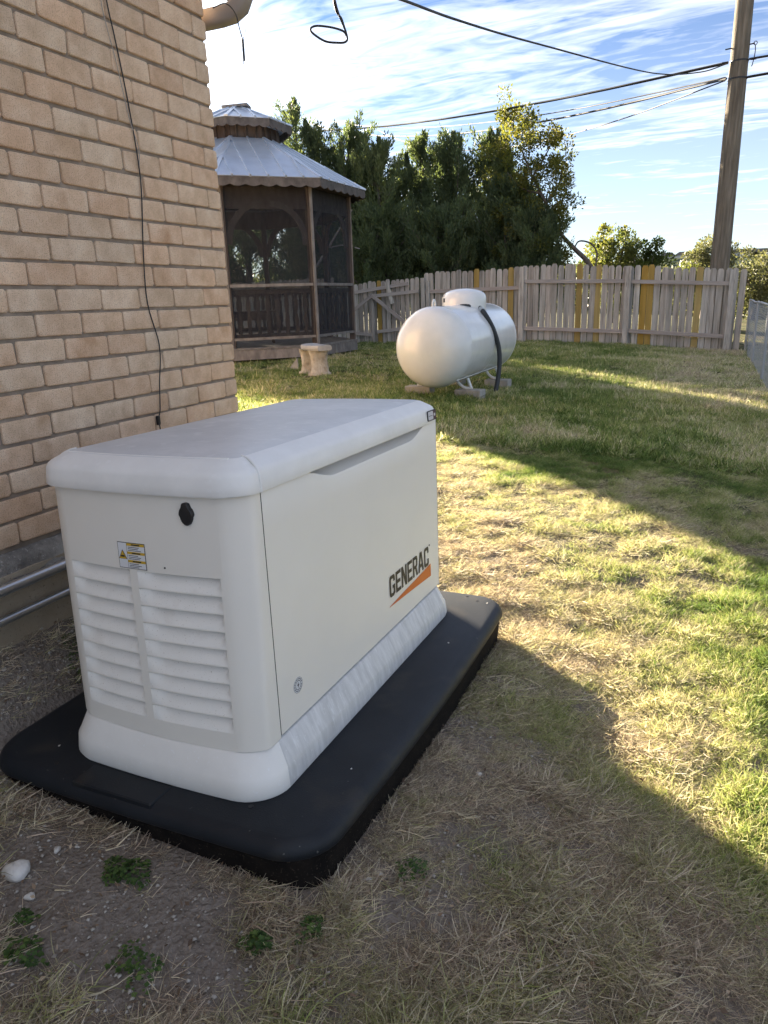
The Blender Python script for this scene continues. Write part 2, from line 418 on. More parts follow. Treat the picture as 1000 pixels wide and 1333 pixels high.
def vnoise(x, y, s, seed=0):
    """smooth value noise in numpy, 0..1"""
    x = np.asarray(x, float) * s; y = np.asarray(y, float) * s
    xi = np.floor(x).astype(int); yi = np.floor(y).astype(int); fx = x - xi; fy = y - yi
    fx = fx * fx * (3 - 2 * fx); fy = fy * fy * (3 - 2 * fy)

    def h(a, b):
        n = (a * 374761393 + b * 668265263 + seed * 974711) & 0xffffffff
        n = ((n ^ (n >> 13)) * 1274126177) & 0xffffffff
        return ((n ^ (n >> 16)) & 0xffff) / 65535.0
    return (h(xi, yi) * (1 - fx) + h(xi + 1, yi) * fx) * (1 - fy) + (h(xi, yi + 1) * (1 - fx) + h(xi + 1, yi + 1) * fx) * fy


def ground(x, y):
    x = np.asarray(x, float); y = np.asarray(y, float)
    zf = 0.05 - 0.052 * np.maximum(0, x + 2) - 0.02 * np.maximum(0, x - 3)
    zn = 0.048 - 0.07 * np.clip(x, 0, 2.2) - 0.03 * np.clip(x - 2.2, 0, 4)
    w = ss(1.0, 8.0, y)
    z = zn * (1 - w) + zf * w
    wall = 0.235 * (1 - ss(0.03, 0.20, x)) * (1 - ss(-0.1, 0.5, y)) * (x > -1)
    wall = wall + 0.10 * (1 - ss(0.05, 0.5, x)) * ss(-0.1, 0.5, y) * (1 - ss(0.5, 2.0, y))
    z = z + np.where(x > -0.5, wall, 0)
    und = (vnoise(x, y, 0.7, 3) - 0.5) * 0.05 + (vnoise(x, y, 2.3, 4) - 0.5) * 0.022
    z = z + und
    r = np.hypot(x, y)
    # land falls away, then rises as a far ridge
    z = z - 3.0 * ss(25, 120, y) * ss(-10, 30, x + 20)
    return np.where(r > 400, z, z)


# ------------------------------------------------------------------ ground
def build_ground():
    def axis(lo, hi, fine_lo, fine_hi, step):
        a = list(np.arange(fine_lo, fine_hi + 1e-6, step)); s = step; x = fine_hi
        while x < hi: s *= 1.25; x += s; a.append(min(x, hi))
        s = step; x = fine_lo
        while x > lo: s *= 1.25; x -= s; a.insert(0, max(x, lo))
        return np.array(a)
    X = axis(-1800, 1800, -3.0, 4.0, 0.045); Y = axis(-300, 2400, -3.2, 5.0, 0.045)
    gx, gy = np.meshgrid(X, Y)
    Z = ground(gx, gy)
    fine = (gx > -1) & (gx < 4) & (gy > -3.2) & (gy < 5)
    Z = Z + np.where(fine, (vnoise(gx, gy, 9, 8) - 0.5) * 0.014 + (vnoise(gx, gy, 17, 9) - 0.5) * 0.008, 0)
    V = np.stack([gx, gy, Z], -1).reshape(-1, 3)
    n, m = len(X), len(Y)
    i = np.arange((m - 1) * n).reshape(m - 1, n)[:, :-1].ravel()
    F = np.stack([i, i + 1, i + 1 + n, i + n], 1)
    me = fast_mesh("ground", V, F); me.shade_smooth()
    m_, nt, b, out = newmat("ground_soil_and_turf"); L = nt.links.new
    tc = nt.nodes.new('ShaderNodeTexCoord')
    n1 = N(nt, 'ShaderNodeTexNoise'); n1.inputs['Scale'].default_value = 45; n1.inputs['Detail'].default_value = 12; n1.inputs['Roughness'].default_value = 0.8; L(tc.outputs['Object'], n1.inputs['Vector'])
    soil = ramp(nt, [(0.25, (0.14, 0.115, 0.095)), (0.5, (0.24, 0.205, 0.172)), (0.75, (0.38, 0.34, 0.30))]); L(n1.outputs[0], soil.inputs[0])
    n2 = N(nt, 'ShaderNodeTexNoise'); n2.inputs['Scale'].default_value = 1.1; n2.inputs['Detail'].default_value = 7; L(tc.outputs['Object'], n2.inputs['Vector'])
    turf = ramp(nt, [(0.35, (0.045, 0.062, 0.020)), (0.5, (0.085, 0.085, 0.035)), (0.65, (0.16, 0.125, 0.065))]); L(n2.outputs[0], turf.inputs[0])
    sp = nt.nodes.new('ShaderNodeSeparateXYZ'); L(tc.outputs['Object'], sp.inputs[0])
    mr = N(nt, 'ShaderNodeMapRange'); L(sp.outputs[1], mr.inputs[0]); mr.inputs[1].default_value = -0.6; mr.inputs[2].default_value = 3.0
    mx = N(nt, 'ShaderNodeMix', data_type='RGBA'); L(mr.outputs[0], mx.inputs[0]); L(soil.outputs[0], mx.inputs[6]); L(turf.outputs[0], mx.inputs[7])
    L(mx.outputs[2], b.inputs['Base Color']); b.inputs['Roughness'].default_value = 1; b.inputs['Specular IOR Level'].default_value = 0.1
    bp = N(nt, 'ShaderNodeBump'); bp.inputs['Strength'].default_value = 1.0; bp.inputs['Distance'].default_value = 0.02
    n3 = N(nt, 'ShaderNodeTexNoise'); n3.inputs['Scale'].default_value = 90; n3.inputs['Detail'].default_value = 6; L(tc.outputs['Object'], n3.inputs['Vector'])
    L(n3.outputs[0], bp.inputs['Height']); L(bp.outputs[0], b.inputs['Normal'])
    tag(add("ground", me, None, m_), kind="structure")


build_ground()

# ------------------------------------------------------------------ brick house
H = 0.0762; BL = 0.1865; ZB = 1.30


def brick_mesh(name, L, h=0.0660, d=0.09, seed=0):
    r = random.Random(seed)
    c = 0.0055; e = 0.0032
    j = lambda a: r.uniform(-a, a)

    def ring(x, ins, jj):
        y0, y1, z0, z1 = -L / 2 + ins, L / 2 - ins, -h / 2 + ins, h / 2 - ins
        P = [(y0 + c, z0), (y1 - c, z0), (y1, z0 + c), (y1, z1 - c), (y1 - c, z1), (y0 + c, z1), (y0, z1 - c), (y0, z0 + c)]
        return [(x, y + dy, z + dz) for (y, z), (dy, dz) in zip(P, jj)]
    jj = [(j(0.0022), j(0.0018)) for _ in range(8)]
    R_ = [ring(-d, 0, jj), ring(-e, 0, jj), ring(-e * 0.25, e * 0.5, jj), ring(0, e * 1.6, jj)]
    V = [p for q in R_ for p in q]; F = []
    for i in range(3):
        for k in range(8):
            l = (k + 1) % 8; F.append((i * 8 + k, i * 8 + l, (i + 1) * 8 + l, (i + 1) * 8 + k))
    F.append(tuple(24 + k for k in range(8))); F.append(tuple(range(8))[::-1])
    return mesh(name, V, F, 40)


def build_house():
    root = empty("brick_house", (0, 0, 0), "tan brick house wall rising on the left with a low concrete footing", "house")
    TOP = 2.86
    full = [brick_mesh("brick", BL - 0.0072, seed=i) for i in range(8)]
    half = [brick_mesh("brick_half", 0.0800, seed=40 + i) for i in range(4)]
    for me in full + half: me.materials.append(M_brick)
    r = random.Random(3)
    rest = MB()
    k0 = -10; K = 34
    for k in range(k0, K):
        z = ZB + (k + 0.5) * H
        if z + H / 2 > TOP: break
        items = []
        if k % 2 == 0:
            items.append((-0.0844 / 2 + 0.002, True)); s = -0.0844
        else:
            items.append((-0.1717 / 2 - 0.003, False)); s = -0.1717
        y = s - BL / 2
        while y > -6: items.append((y, False)); y -= BL
        for i, (yc, ish) in enumerate(items):
            if k < 15 and i < 11:
                o = add("brick", r.choice(half if ish else full), root)
                o.location = (r.uniform(-0.0015, 0.0015), yc + r.uniform(-0.0015, 0.0015), z + r.uniform(-0.0012, 0.0012))
                o.rotation_euler = (r.uniform(-0.006, 0.006), 0, r.uniform(-0.005, 0.005))
                if not ish and i == 0: o.scale = (1, (0.1717 - 0.004) / (BL - 0.0085), 1)
            else:
                me = half[0] if ish else full[i % 8]
                rest.add([(v.co.x, v.co.y + yc, v.co.z + z) for v in me.vertices], [tuple(p.vertices) for p in me.polygons])
        # return face (north side), running -x from the corner
        x = -0.09 - BL / 2
        xs = []
        if k % 2: x = -0.0905 - BL / 2
        else: x = -0.18 - BL / 2
        while x > -3.0:
            xs.append(x); x -= BL
        for i, xc in enumerate(xs):
            me = full[(i + k) % 8]
            rest.add([(xc - v.co.y, v.co.x, v.co.z + z) for v in me.vertices], [tuple(p.vertices) for p in me.polygons])
    o = rest.build("brick_courses", M_brick, root, 40); o["kind"] = "stuff"
    mb = MB(); mb.box(-3.2, -0.0090, -6, -0.0090, ZB - 0.762 - 0.012, TOP)
    mb.build("mortar_bed", M_mortar, root)
    mb = MB(); mb.box(-9, -3.0, -6, 2.77, -0.2, TOP); mb.build("unseen_wing_wall", M_brick, root)  # unseen rear wing added, its corner placed to shade the generator
    # footing: rough mortar slope, then a smooth face
    V = []; F = []
    prof = [(-0.02, ZB - 0.774), (0.012, ZB - 0.772), (0.035, ZB - 0.80), (0.055, ZB - 0.845), (0.060, ZB - 0.86)]
    ys = np.arange(-6, 0.021, 0.03)
    for y in ys:
        for i, (x, z) in enumerate(prof):
            n = (vnoise(y, i * 0.37, 14, 5) - 0.5) * 0.018 if i else 0
            V.append((x + n, y, z + n * 0.6))
    m = len(prof)
    for a in range(len(ys) - 1):
        for i in range(m - 1): F.append((a * m + i, a * m + i + 1, (a + 1) * m + i + 1, (a + 1) * m + i))
    add("footing_mortar_slope", mesh("footing_mortar_slope", V, F, 60), root, M_conc)
    mb = MB(); mb.box(-3.2, 0.052, -6, 0.04, -0.3, ZB - 0.82); mb.build("footing", M_conc2, root)
    # roof and eaves
    mb = MB(); mb.box(-9.3, 0.10, 0.02, 0.36, TOP + 0.0, TOP + 0.03); mb.build("soffit", M_soffit, root)
    mb = MB(); mb.box(-2.7, 0.10, 0.362, 0.38, TOP - 0.03, TOP + 0.16); mb.build("fascia", M_gutter, root)
    mb = MB(); mb.box(-9.3, -2.75, 0.40, 3.02, TOP, TOP + 0.16); mb.build("unseen_wing_soffit", M_soffit, root)
    V = [(x, y, z) for x in (-9.3, 0.12) for y, z in ((-6.5, TOP + 0.02), (-3.0, TOP + 1.35), (0.42, TOP + 0.165), (0.42, TOP + 0.19), (-3.0, TOP + 1.45), (-6.5, TOP + 0.12))]
    add("roof", mesh("roof", V, [(0, 6, 7, 1), (1, 7, 8, 2), (2, 8, 9, 3), (3, 9, 10, 4), (4, 10, 11, 5), (5, 11, 6, 0), (0, 1, 2, 3, 4, 5), (11, 10, 9, 8, 7, 6)]), root, M_roof)
    MB().loft([[(x, -5.9, TOP + 0.002), (x, -0.02, TOP + 0.002), (x, -0.05, TOP + 0.12), (x, -3.0, TOP + 1.33)] for x in (-0.10, -0.004)]).build("gable", M_brick, root)
    V = [(-9.3, 0.43, TOP + 0.17), (-2.7, 0.43, TOP + 0.17), (-2.7, 3.06, TOP + 0.17), (-9.3, 3.06, TOP + 0.17), (-4.6, 1.4, TOP + 0.9), (-7.5, 1.4, TOP + 0.9)]
    add("unseen_wing_roof", mesh("unseen_wing_roof", V, [(0, 1, 4, 5), (1, 2, 4), (2, 3, 5, 4), (3, 0, 5), (3, 2, 1, 0)]), root, M_roof)
    # downspout elbow at the corner
    cx_, cz_ = 0.098, 2.318
    P = [(-0.6, 0.075, cz_), (-0.2, 0.075, cz_), (0.02, 0.075, cz_), (0.075, 0.075, cz_ + 0.004), (0.115, 0.075, cz_ + 0.022), (0.138, 0.075, cz_ + 0.06), (0.145, 0.075, cz_ + 0.11), (0.145, 0.075, cz_ + 0.6)]
    rings = []
    for i, p in enumerate(P):
        a = P[max(i - 1, 0)]; b = P[min(i + 1, len(P) - 1)]
        t = Vector((b[0] - a[0], 0, b[2] - a[2])).normalized(); nrm = Vector((-t.z, 0, t.x)); q = Vector(p); w = 0.033; h = 0.034
        rings.append([q + nrm * (h * math.sin(an) * (abs(math.sin(an)) ** -0.45 if abs(math.sin(an)) > 1e-3 else 0)) + Vector((0, 1, 0)) * (w * math.cos(an) * (abs(math.cos(an)) ** -0.45 if abs(math.cos(an)) > 1e-3 else 0))
                      for an in [2 * math.pi * j / 20 for j in range(20)]])
    MB().loft(rings).build("downspout", M_gutter, root, 50)
    mb = MB(); mb.box(0.03, 0.128, 0.05, 0.12, cz_ + 0.062, cz_ + 0.12, 0.006); mb.build("elbow_gap_block", M_black, root)  # black block filling the dark gap above the downspout elbow


build_house()

# cables on the wall
cab = MB().tube(catmull([(0.006, -0.541, 2.30), (0.006, -0.541, 2.193), (0.006, -0.523, 2.088), (0.005, -0.497, 1.924), (0.006, -0.481, 1.747), (0.005, -0.480, 1.623), (0.007, -0.510, 1.416), (0.005, -0.517, 1.244), (0.006, -0.481, 1.09), (0.007, -0.506, 0.95), (0.008, -0.520, 0.86), (0.010, -0.536, 0.80), (0.03, -0.535, 0.60)], 5), 0.0022, 6).build("wall_cable", M_wire, None, 60)
tag(cab, "thin dark cable hanging loosely down the tan brick wall", "cable")
clip = MB().box(0.0, 0.012, -0.543, -0.529, 0.80, 0.835, 0.002).build("cable_clip", M_black, cab)
st = MB().tube(catmull([(0.006, -0.575, 2.30), (0.006, -0.566, 2.17), (0.006, -0.552, 2.10), (0.007, -0.532, 2.02), (0.006, -0.500, 1.86), (0.006, -0.470, 1.77), (0.006, -0.474, 1.72), (0.006, -0.478, 1.70)], 5), 0.0014, 5).build("string", M_pale, None, 60)
tag(st, "frayed pale string beside the cable on the upper brick wall", "string")
hw = MB().tube(catmull([(0.02, 0.03, 2.335), (0.08, 0.028, 2.34), (0.125, 0.022, 2.30), (0.155, 0.0, 2.235), (0.178, -0.02, 2.19)], 6), 0.0020, 6)
hw.tube(catmull([(0.178, -0.02, 2.19), (0.19, -0.018, 2.215), (0.197, -0.018, 2.232)], 4), 0.0012, 5)
hw = hw.build("loose_wire", M_wire, None, 60)
MB().tube([(0.178, -0.02, 2.192), (0.1785, -0.021, 2.12)], 0.0045, 8).build("wire_sleeve", M_black, hw, 60)
MB().tube([(0.1745, -0.021, 2.122), (0.1735, -0.021, 2.108)], 0.0015, 5).build("wire_end", M_wire, hw, 60)
tag(hw, "short loose wire with black sleeve dangling from the downspout elbow", "wire")


def conduit(z0, r, label, x=0.085):
    mb = MB().tube([(x, -6, z0), (x, -2.4, z0), (x, -0.62, z0 - 0.003), (x, -0.2, z0 - 0.003)], r, 16)
    o = mb.build("conduit_pipe", M_galv, None, 60)
    tag(o, label, "pipe", "galvanised conduit pipes along the footing")
    for y in (-2.2, -0.5):
        MB().tube([(x, y, z0), (x, y + 0.03, z0)], r * 1.18, 16).build("coupling", M_galv, o, 60)
    return o


conduit(0.458, 0.0165, "upper and thicker galvanised pipe along the house footing")
conduit(0.368, 0.0125, "lower and thinner galvanised pipe just above the dirt by the footing")

# ------------------------------------------------------------------ generator frame
GW = Vector((0.99959982, -0.01676048, 0.02278804)); GL = Vector((0.01710662, 0.99973994, -0.01508035)); GZ = Vector((-0.02252936, 0.01546414, 0.99962657))
GO = Vector((0.7508, -0.8879, 0.0938))
GS = 1.0197
GM = Matrix(((GW.x, GL.x, GZ.x), (GW.y, GL.y, GZ.y), (GW.z, GL.z, GZ.z)))


def rrect(x0, x1, y0, y1, r, n=8):
    P = []
    for cx, cy, a0 in ((x1 - r, y0 + r, -90), (x1 - r, y1 - r, 0), (x0 + r, y1 - r, 90), (x0 + r, y0 + r, 180)):
        for i in range(n + 1):
            a = math.radians(a0 + 90 * i / n); P.append((cx + r * math.cos(a), cy + r * math.sin(a)))
    return P


def build_pad():
    root = empty("generator_pad", GO, "wide black composite pad under the cream generator", "pad")
    root.rotation_euler = GM.to_euler(); root.scale = (GS,) * 3
    x0, x1, y0, y1 = -0.562, 0.505, -0.716, 0.800

    def ring(ins, z, r):
        P = rrect(x0 + ins, x1 - ins, y0 + ins, y1 - ins, max(r - ins, 0.01), 8); Q = []
        for a, b in zip(P, P[1:] + P[:1]):
            n_ = 8 if math.dist(a, b) > 0.3 else 1
            for i in range(n_): Q.append((a[0] + (b[0] - a[0]) * i / n_, a[1] + (b[1] - a[1]) * i / n_))
        cx_, cy_ = (x0 + x1) / 2, (y0 + y1) / 2; hx_, hy_ = (x1 - x0) / 2, (y1 - y0) / 2
        return [(x - 0.022 * math.copysign(((y - cy_) / hy_) ** 2, x - cx_), y - 0.012 * math.copysign(((x - cx_) / hx_) ** 2, y - cy_), z) for x, y in Q]
    top = MB().loft([ring(0.004, -0.045, 0.115), ring(0.0, -0.038, 0.115), ring(0.0, -0.028, 0.115), ring(0.006, -0.014, 0.115), ring(0.018, -0.004, 0.115), ring(0.032, 0.0, 0.105)])
    top.build("pad_top", M_pad, root, 50)
    MB().loft([ring(0.024, -0.16, 0.10), ring(0.018, -0.10, 0.10), ring(0.012, -0.0455, 0.10)]).build("pad_side", M_padside, root, 50)
    mb = MB(); mb.box(-0.20, 0.05, -0.7045, -0.63, -0.030, 0.0035, 0.003); mb.build("pad_tab", M_pad, root)
    for p in ((0.33, 0.745), (0.38, 0.715), (0.27, -0.62), (-0.3, -0.66)):
        MB().tube([(p[0], p[1], -0.002), (p[0], p[1], 0.0012)], 0.0065, 12).build("mounting_hole", M_black, root)
    # bird droppings / debris flecks
    fl = MB(); r = random.Random(5)
    for p in ((0.425, 0.70), (0.405, 0.33), (0.29, -0.50), (0.42, -0.41), (-0.36, -0.60)):
        n = 7; c = [(p[0] + r.uniform(0.001, 0.005) * math.cos(a), p[1] + r.uniform(0.001, 0.006) * math.sin(a), 0.0011) for a in [2 * math.pi * k / n for k in range(n)]]
        fl.loft([[(x, y, 0.0004) for x, y, z in c], c])
    o = fl.build("debris_flecks", M_stone, root); o["kind"] = "stuff"


build_pad()


def build_generator():
    root = empty("standby_generator", GO, "cream white standby generator with louvered end standing on the black pad", "generator")
    root.rotation_euler = GM.to_euler(); root.scale = (GS,) * 3
    Z0, Z1 = 0.112, 0.716

    def hw(z): t = (z - Z0) / (Z1 - Z0); return 0.289 + 0.004 * t

    def hl(z): t = (z - Z0) / (Z1 - Z0); return 0.604 - 0.020 * t

    def outline(w, l, r=0.085, bow=0.024, n=10, m=14):
        """ring of (x,y), starts at right side near seam, counter-clockwise; bowed ends"""
        P = []
        for cx, cy, a0 in ((w - r, -l + r, -90), (w - r, l - r, 0), (-w + r, l - r, 90), (-w + r, -l + r, 180)):
            for i in range(n + 1):
                a = math.radians(a0 + 90 * i / n); P.append((cx + r * math.cos(a), cy + r * math.sin(a)))
            if a0 in (0, 180):   # subdivide the end edges
                sgn = -1 if a0 == 0 else 1
                yy = l if a0 == 0 else -l
                for i in range(1, m): P.append((sgn * (-(w - r) + 2 * (w - r) * i / m), yy))
        Q = []
        for x, y in P:
            t = max(0, (abs(y) - (l - r)) / r)
            Q.append((x, y - math.copysign(bow * (x / w) ** 2 * t, y)))
        return Q

    def end_y(x, z, sgn=-1, bow=0.024):
        """y of the end surface (flat part) at local x"""
        w, l = hw(z), hl(z); return sgn * (l - bow * (x / w) ** 2)
    SE = -0.503; SF = 0.556                         # seams
    zs = [0.112, 0.116, 0.13, 0.25, 0.40, 0.55, 0.66, 0.700, 0.716]
    # --- side shells: everything but the flat louvered centre of the near end
    r_ = 0.0675

    XE = 0.2255

    def corner_strip(x_sign, z):
        w, l = hw(z), hl(z); pts = []
        a_start = 0; r_ = w - XE
        for i in range(13):
            a = math.radians(a_start + (90 - a_start) * i / 12)
            x = w - r_ + r_ * math.sin(a); y = -l + r_ - r_ * math.cos(a)
            t = float(ss(0, 1, max(0, (abs(y) - (l - r_)) / r_))); pts.append((x, y + 0.024 * (x / w) ** 2 * t))
        pts.append((w, SE - 0.0015))
        return [(x_sign * x, y, z) for x, y in pts]
    for sgn in (1, -1):
        rows = [corner_strip(sgn, z) for z in zs]; n = len(rows[0]); V = [p for q in rows for p in q]; F = []
        for i in range(len(zs) - 1):
            for j in range(n - 1):
                f = (i * n + j, i * n + j + 1, (i + 1) * n + j + 1, (i + 1) * n + j); F.append(f if sgn > 0 else f[::-1])
        add("corner_panel", mesh("corner_panel", V, F, 60), root, M_white)
    # --- end panel with rectangular openings, and the moulded louvers filling them
    cols = [(-0.2235, -0.027), (-0.004, 0.2195)]
    ztop = 0.531; pitch = 0.0418; nrow = 9
    xcuts = sorted(set([-XE, XE] + [c for p in cols for c in p])); xg = []
    NX = 22
    for a, b in zip(xcuts[:-1], xcuts[1:]):
        k = NX if (a, b) in [tuple(c) for c in cols] else 2
        xg += list(np.linspace(a, b, k + 1)[:-1])
    xg.append(XE)
    slots = []
    for i in range(nrow):
        zt = ztop - i * pitch; slots.append((zt - pitch * 0.93, zt))
    zg = [0.112]
    for zb, zt in sorted(slots): zg += [zb, zt]
    zg += [0.56, 0.60, 0.64, 0.68, 0.716]
    V = [(x, end_y(x, z), z) for z in zg for x in xg]; n = len(xg); F = []
    for i in range(len(zg) - 1):
        zc = (zg[i] + zg[i + 1]) / 2
        for j in range(n - 1):
            xc = (xg[j] + xg[j + 1]) / 2
            if any(a < xc < b for a, b in cols) and any(zb < zc < zt for zb, zt in slots): continue
            F.append((i * n + j, i * n + j + 1, (i + 1) * n + j + 1, (i + 1) * n + j))
    add("end_panel", mesh("end_panel", V, F, 60), root, M_white)
    for ci, (a, b) in enumerate(cols):
        for zb, zt in slots:
            ts = [0, 0.02, 0.05, 0.10, 0.18, 0.30, 0.45, 0.60, 0.75, 0.88, 1.0]; V = []; F = []
            xs_ = np.linspace(a, b, NX + 1)
            for t in ts:
                z = zt + (zb - zt) * t
                for x in xs_:
                    u = (x - a) / (b - a)
                    # scooped ends: slow on the left, quick on the right
                    lat = min(1, ss(0, 0.20, np.array(u)) ** 0.8) * ss(0, 0.055, np.array(1 - u))
                    # the scoop's top edge is an undercut lip
                    if t <= 0: dpt = 0
                    elif t < 0.06: dpt = 0.023 * (t / 0.06)
                    else: dpt = 0.023 * (1 - (t - 0.06) / 0.94) ** 1.25
                    V.append((x, end_y(x, z) + dpt * float(lat), z + (0.003 * float(lat) if 0 < t < 0.06 else 0)))
            m = NX + 1
            for i in range(len(ts) - 1):
                for j in range(NX): F.append(((i + 1) * m + j, (i + 1) * m + j + 1, i * m + j + 1, i * m + j))
            add("louver", mesh("louver", V, F, 35), root, M_louver)
    # --- far end cap
    rows = []
    for z in zs:
        w, l = hw(z), hl(z); pts = [(w, SF + 0.0015)]
        o_ = outline(w, l)
        far = [p for p in o_ if p[1] > SF + 0.002]
        far.sort(key=lambda p: -math.atan2(-p[0], 1) if False else -p[0])
        pts += far + [(-w, SF + 0.0015)]
        rows.append([(x, y, z) for x, y in pts])
    n = min(len(q) for q in rows); rows = [q[:n - 1] + [q[-1]] for q in rows]
    V = [p for q in rows for p in q]; F = [(i * n + j, i * n + j + 1, (i + 1) * n + j + 1, (i + 1) * n + j) for i in range(len(zs) - 1) for j in range(n - 1)]
    add("far_end_panel", mesh("far_end_panel", V, F, 60), root, M_white)
    # --- side doors with the dipped top edge
    nl = 60; ys = np.linspace(SE + 0.0015, SF - 0.0015, nl)

    def dip(y): return 0.036 * float(ss(-0.335, -0.16, np.array(y)) * (1 - ss(0.33, 0.485, np.array(y))))
    for sgn in (1, -1):
        V = []; F = []
        for z in (0.118, 0.3, 0.5, 0.62, None, 'lip', 'in1', 'in2'):
            for y in ys:
                zt = 0.716 - dip(y)
                if z is None: V.append((sgn * hw(zt), y, zt - 0.006))
                elif z == 'lip': V.append((sgn * (hw(zt) - 0.003), y, zt - 0.001))
                elif z == 'in1': V.append((sgn * (hw(zt) - 0.007), y, zt + 0.0))
                elif z == 'in2': V.append((sgn * (hw(zt) - 0.05), y, 0.7175))
                else: V.append((sgn * hw(z), y, z))
        for i in range(7):
            for j in range(nl - 1):
                f = (i * nl + j, i * nl + j + 1, (i + 1) * nl + j + 1, (i + 1) * nl + j); F.append(f if sgn > 0 else f[::-1])
        add("side_door", mesh("side_door", V, F, 40), root, M_white)
    # dark core behind the seams
    MB().loft([[(x, y, z) for x, y in outline(hw(z) - 0.006, hl(z) - 0.02, 0.08, 0.024)] for z in (0.112, 0.660)]).build("inner_frame", M_dark, root)

    # --- base skirt
    def sk(z, w, l, r, bow=0.012): return [(x, y, z) for x, y in outline(w, l, r, bow)]
    R_ = [sk(0.0012, 0.318, 0.626, 0.10), sk(0.012, 0.321, 0.631, 0.10), sk(0.050, 0.317, 0.628, 0.10), sk(0.056, 0.314, 0.625, 0.10), sk(0.108, 0.292, 0.607, 0.088, 0.020), sk(0.112, 0.287, 0.602, 0.086, 0.022), sk(0.112, 0.25, 0.56, 0.06, 0.02)]
    n = len(R_[0])

    def side_sel(p): return abs(p[0]) > 0.2 and -0.515 < p[1] < 0.55
    VV = [p for q in R_ for p in q]; Fe = []; Fs = []
    for i in range(len(R_) - 1):
        for j in range(n):
            k = (j + 1) % n
            f = (i * n + j, i * n + k, (i + 1) * n + k, (i + 1) * n + j)
            a, b = R_[0][j], R_[0][k]
            (Fs if abs(a[1] - b[1]) > 0.3 else Fe).append(f)
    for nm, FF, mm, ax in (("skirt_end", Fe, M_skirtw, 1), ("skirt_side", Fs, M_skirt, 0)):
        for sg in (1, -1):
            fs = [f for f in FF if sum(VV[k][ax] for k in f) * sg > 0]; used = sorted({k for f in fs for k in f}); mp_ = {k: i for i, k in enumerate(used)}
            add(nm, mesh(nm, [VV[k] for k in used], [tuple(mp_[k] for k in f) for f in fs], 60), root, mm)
    # --- lid
    def ld(z, ins, r=0.075): return [(x, y, z) for x, y in outline(0.3025 - ins, 0.5985 - ins, max(r - ins * 0.6, 0.02), 0.020)]
    LR = [ld(0.714, 0.018), ld(0.714, 0.0015), ld(0.717, 0.0), ld(0.735, 0.0015), ld(0.754, 0.004), ld(0.762, 0.0075), ld(0.768, 0.014), ld(0.779, 0.033), ld(0.7845, 0.043), ld(0.787, 0.052)]
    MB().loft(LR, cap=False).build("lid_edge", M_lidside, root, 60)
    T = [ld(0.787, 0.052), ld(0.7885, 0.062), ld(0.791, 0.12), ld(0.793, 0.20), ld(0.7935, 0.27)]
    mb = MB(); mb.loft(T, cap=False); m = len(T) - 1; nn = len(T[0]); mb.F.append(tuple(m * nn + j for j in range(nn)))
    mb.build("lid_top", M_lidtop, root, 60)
    # moulded ribs across the lid
    for yy in (-0.512,):
        pr = [(0.3030, 0.716), (0.3018, 0.740), (0.2985, 0.757), (0.2915, 0.768), (0.2795, 0.777), (0.2635, 0.7845), (0.245, 0.788)]
        MB().tube([(x, yy + 0.020 * min(1, (0.303 - x) / 0.05), z) for x, z in pr], 0.0028, 8).build("lid_rib", M_lidside, root, 60)
        MB().tube([(-x, yy + 0.020 * min(1, (0.303 - x) / 0.05), z) for x, z in pr], 0.0028, 8).build("lid_rib", M_lidside, root, 60)
    MB().tube([(x, -0.540 + 0.016 * (x / 0.25) ** 2, 0.7865) for x in np.linspace(-0.235, 0.235, 14)], 0.0030, 8).build("lid_rib", M_lidside, root, 60)
    # --- black plug cap on the end
    px, pz = 0.152, 0.672
    yy = end_y(px, pz)
    mb = MB(); ringpts = []
    for a in np.linspace(0, 2 * math.pi, 28, endpoint=False):
        x = 0.0185 * math.cos(a); z = 0.020 * math.sin(a)
        if z < -0.004: x *= 0.86; z *= 1.20
        if z > 0.0165: z += 0.007
        ringpts.append((px + x, pz + z))
    mb.loft([[(x, yy + 0.002, z) for x, z in ringpts], [(x, yy - 0.006, z) for x, z in ringpts], [(px + (x - px) * 0.9, yy - 0.0085, pz + (z - pz) * 0.9) for x, z in ringpts]])
    mb.build("port_cap", M_black, root, 45)
    MB().tube([(0.078, end_y(0.07, 0.55) - 0.001, 0.545), (0.078, end_y(0.07, 0.55) + 0.003, 0.545)], 0.0022, 10).build("rivet", M_black, root)
    # --- warning sticker
    s = empty("warning_sticker", (0, 0, 0)); s.parent = root
    x0, x1, z0, z1 = -0.055, 0.027, 0.534, 0.596

    def flat(x0, x1, z0, z1, off, name, m):
        P = []
        for x in np.linspace(x0, x1, 5): P.append(x)
        V = [(x, end_y(x, z) - off, z) for z in (z0, z1) for x in P]; k = len(P)
        return add(name, mesh(name, V, [(i, i + 1, k + i + 1, k + i) for i in range(k - 1)]), s, m)
    flat(x0, x1, z0, z1, 0.0007, "sticker_border", M_ink)
    flat(x0 + 0.0015, x1 - 0.0015, z0 + 0.0015, z1 - 0.0015, 0.0011, "sticker_paper", M_paper)
    mid = x0 + 0.029
    for i in range(3):
        zt = z1 - 0.0015 - i * 0.0197
        flat(mid, x1 - 0.0015, zt - 0.0060, zt, 0.0015, "sticker_band", M_yellow)
        flat(mid + 0.014, x1 - 0.014, zt - 0.0045, zt - 0.0015, 0.0019, "sticker_text", M_ink)
        for q in range(3):
            zq = zt - 0.0085 - q * 0.0038; wd = random.uniform(0.6, 0.97)
            flat(mid + 0.003, mid + 0.003 + (x1 - mid - 0.007) * wd, zq - 0.0014, zq, 0.0015, "sticker_text", M_ink)
    flat(mid - 0.0008, mid, z0 + 0.002, z1 - 0.002, 0.0015, "sticker_line", M_ink)
    tx = (x0 + mid) / 2; tz = z0 + 0.026

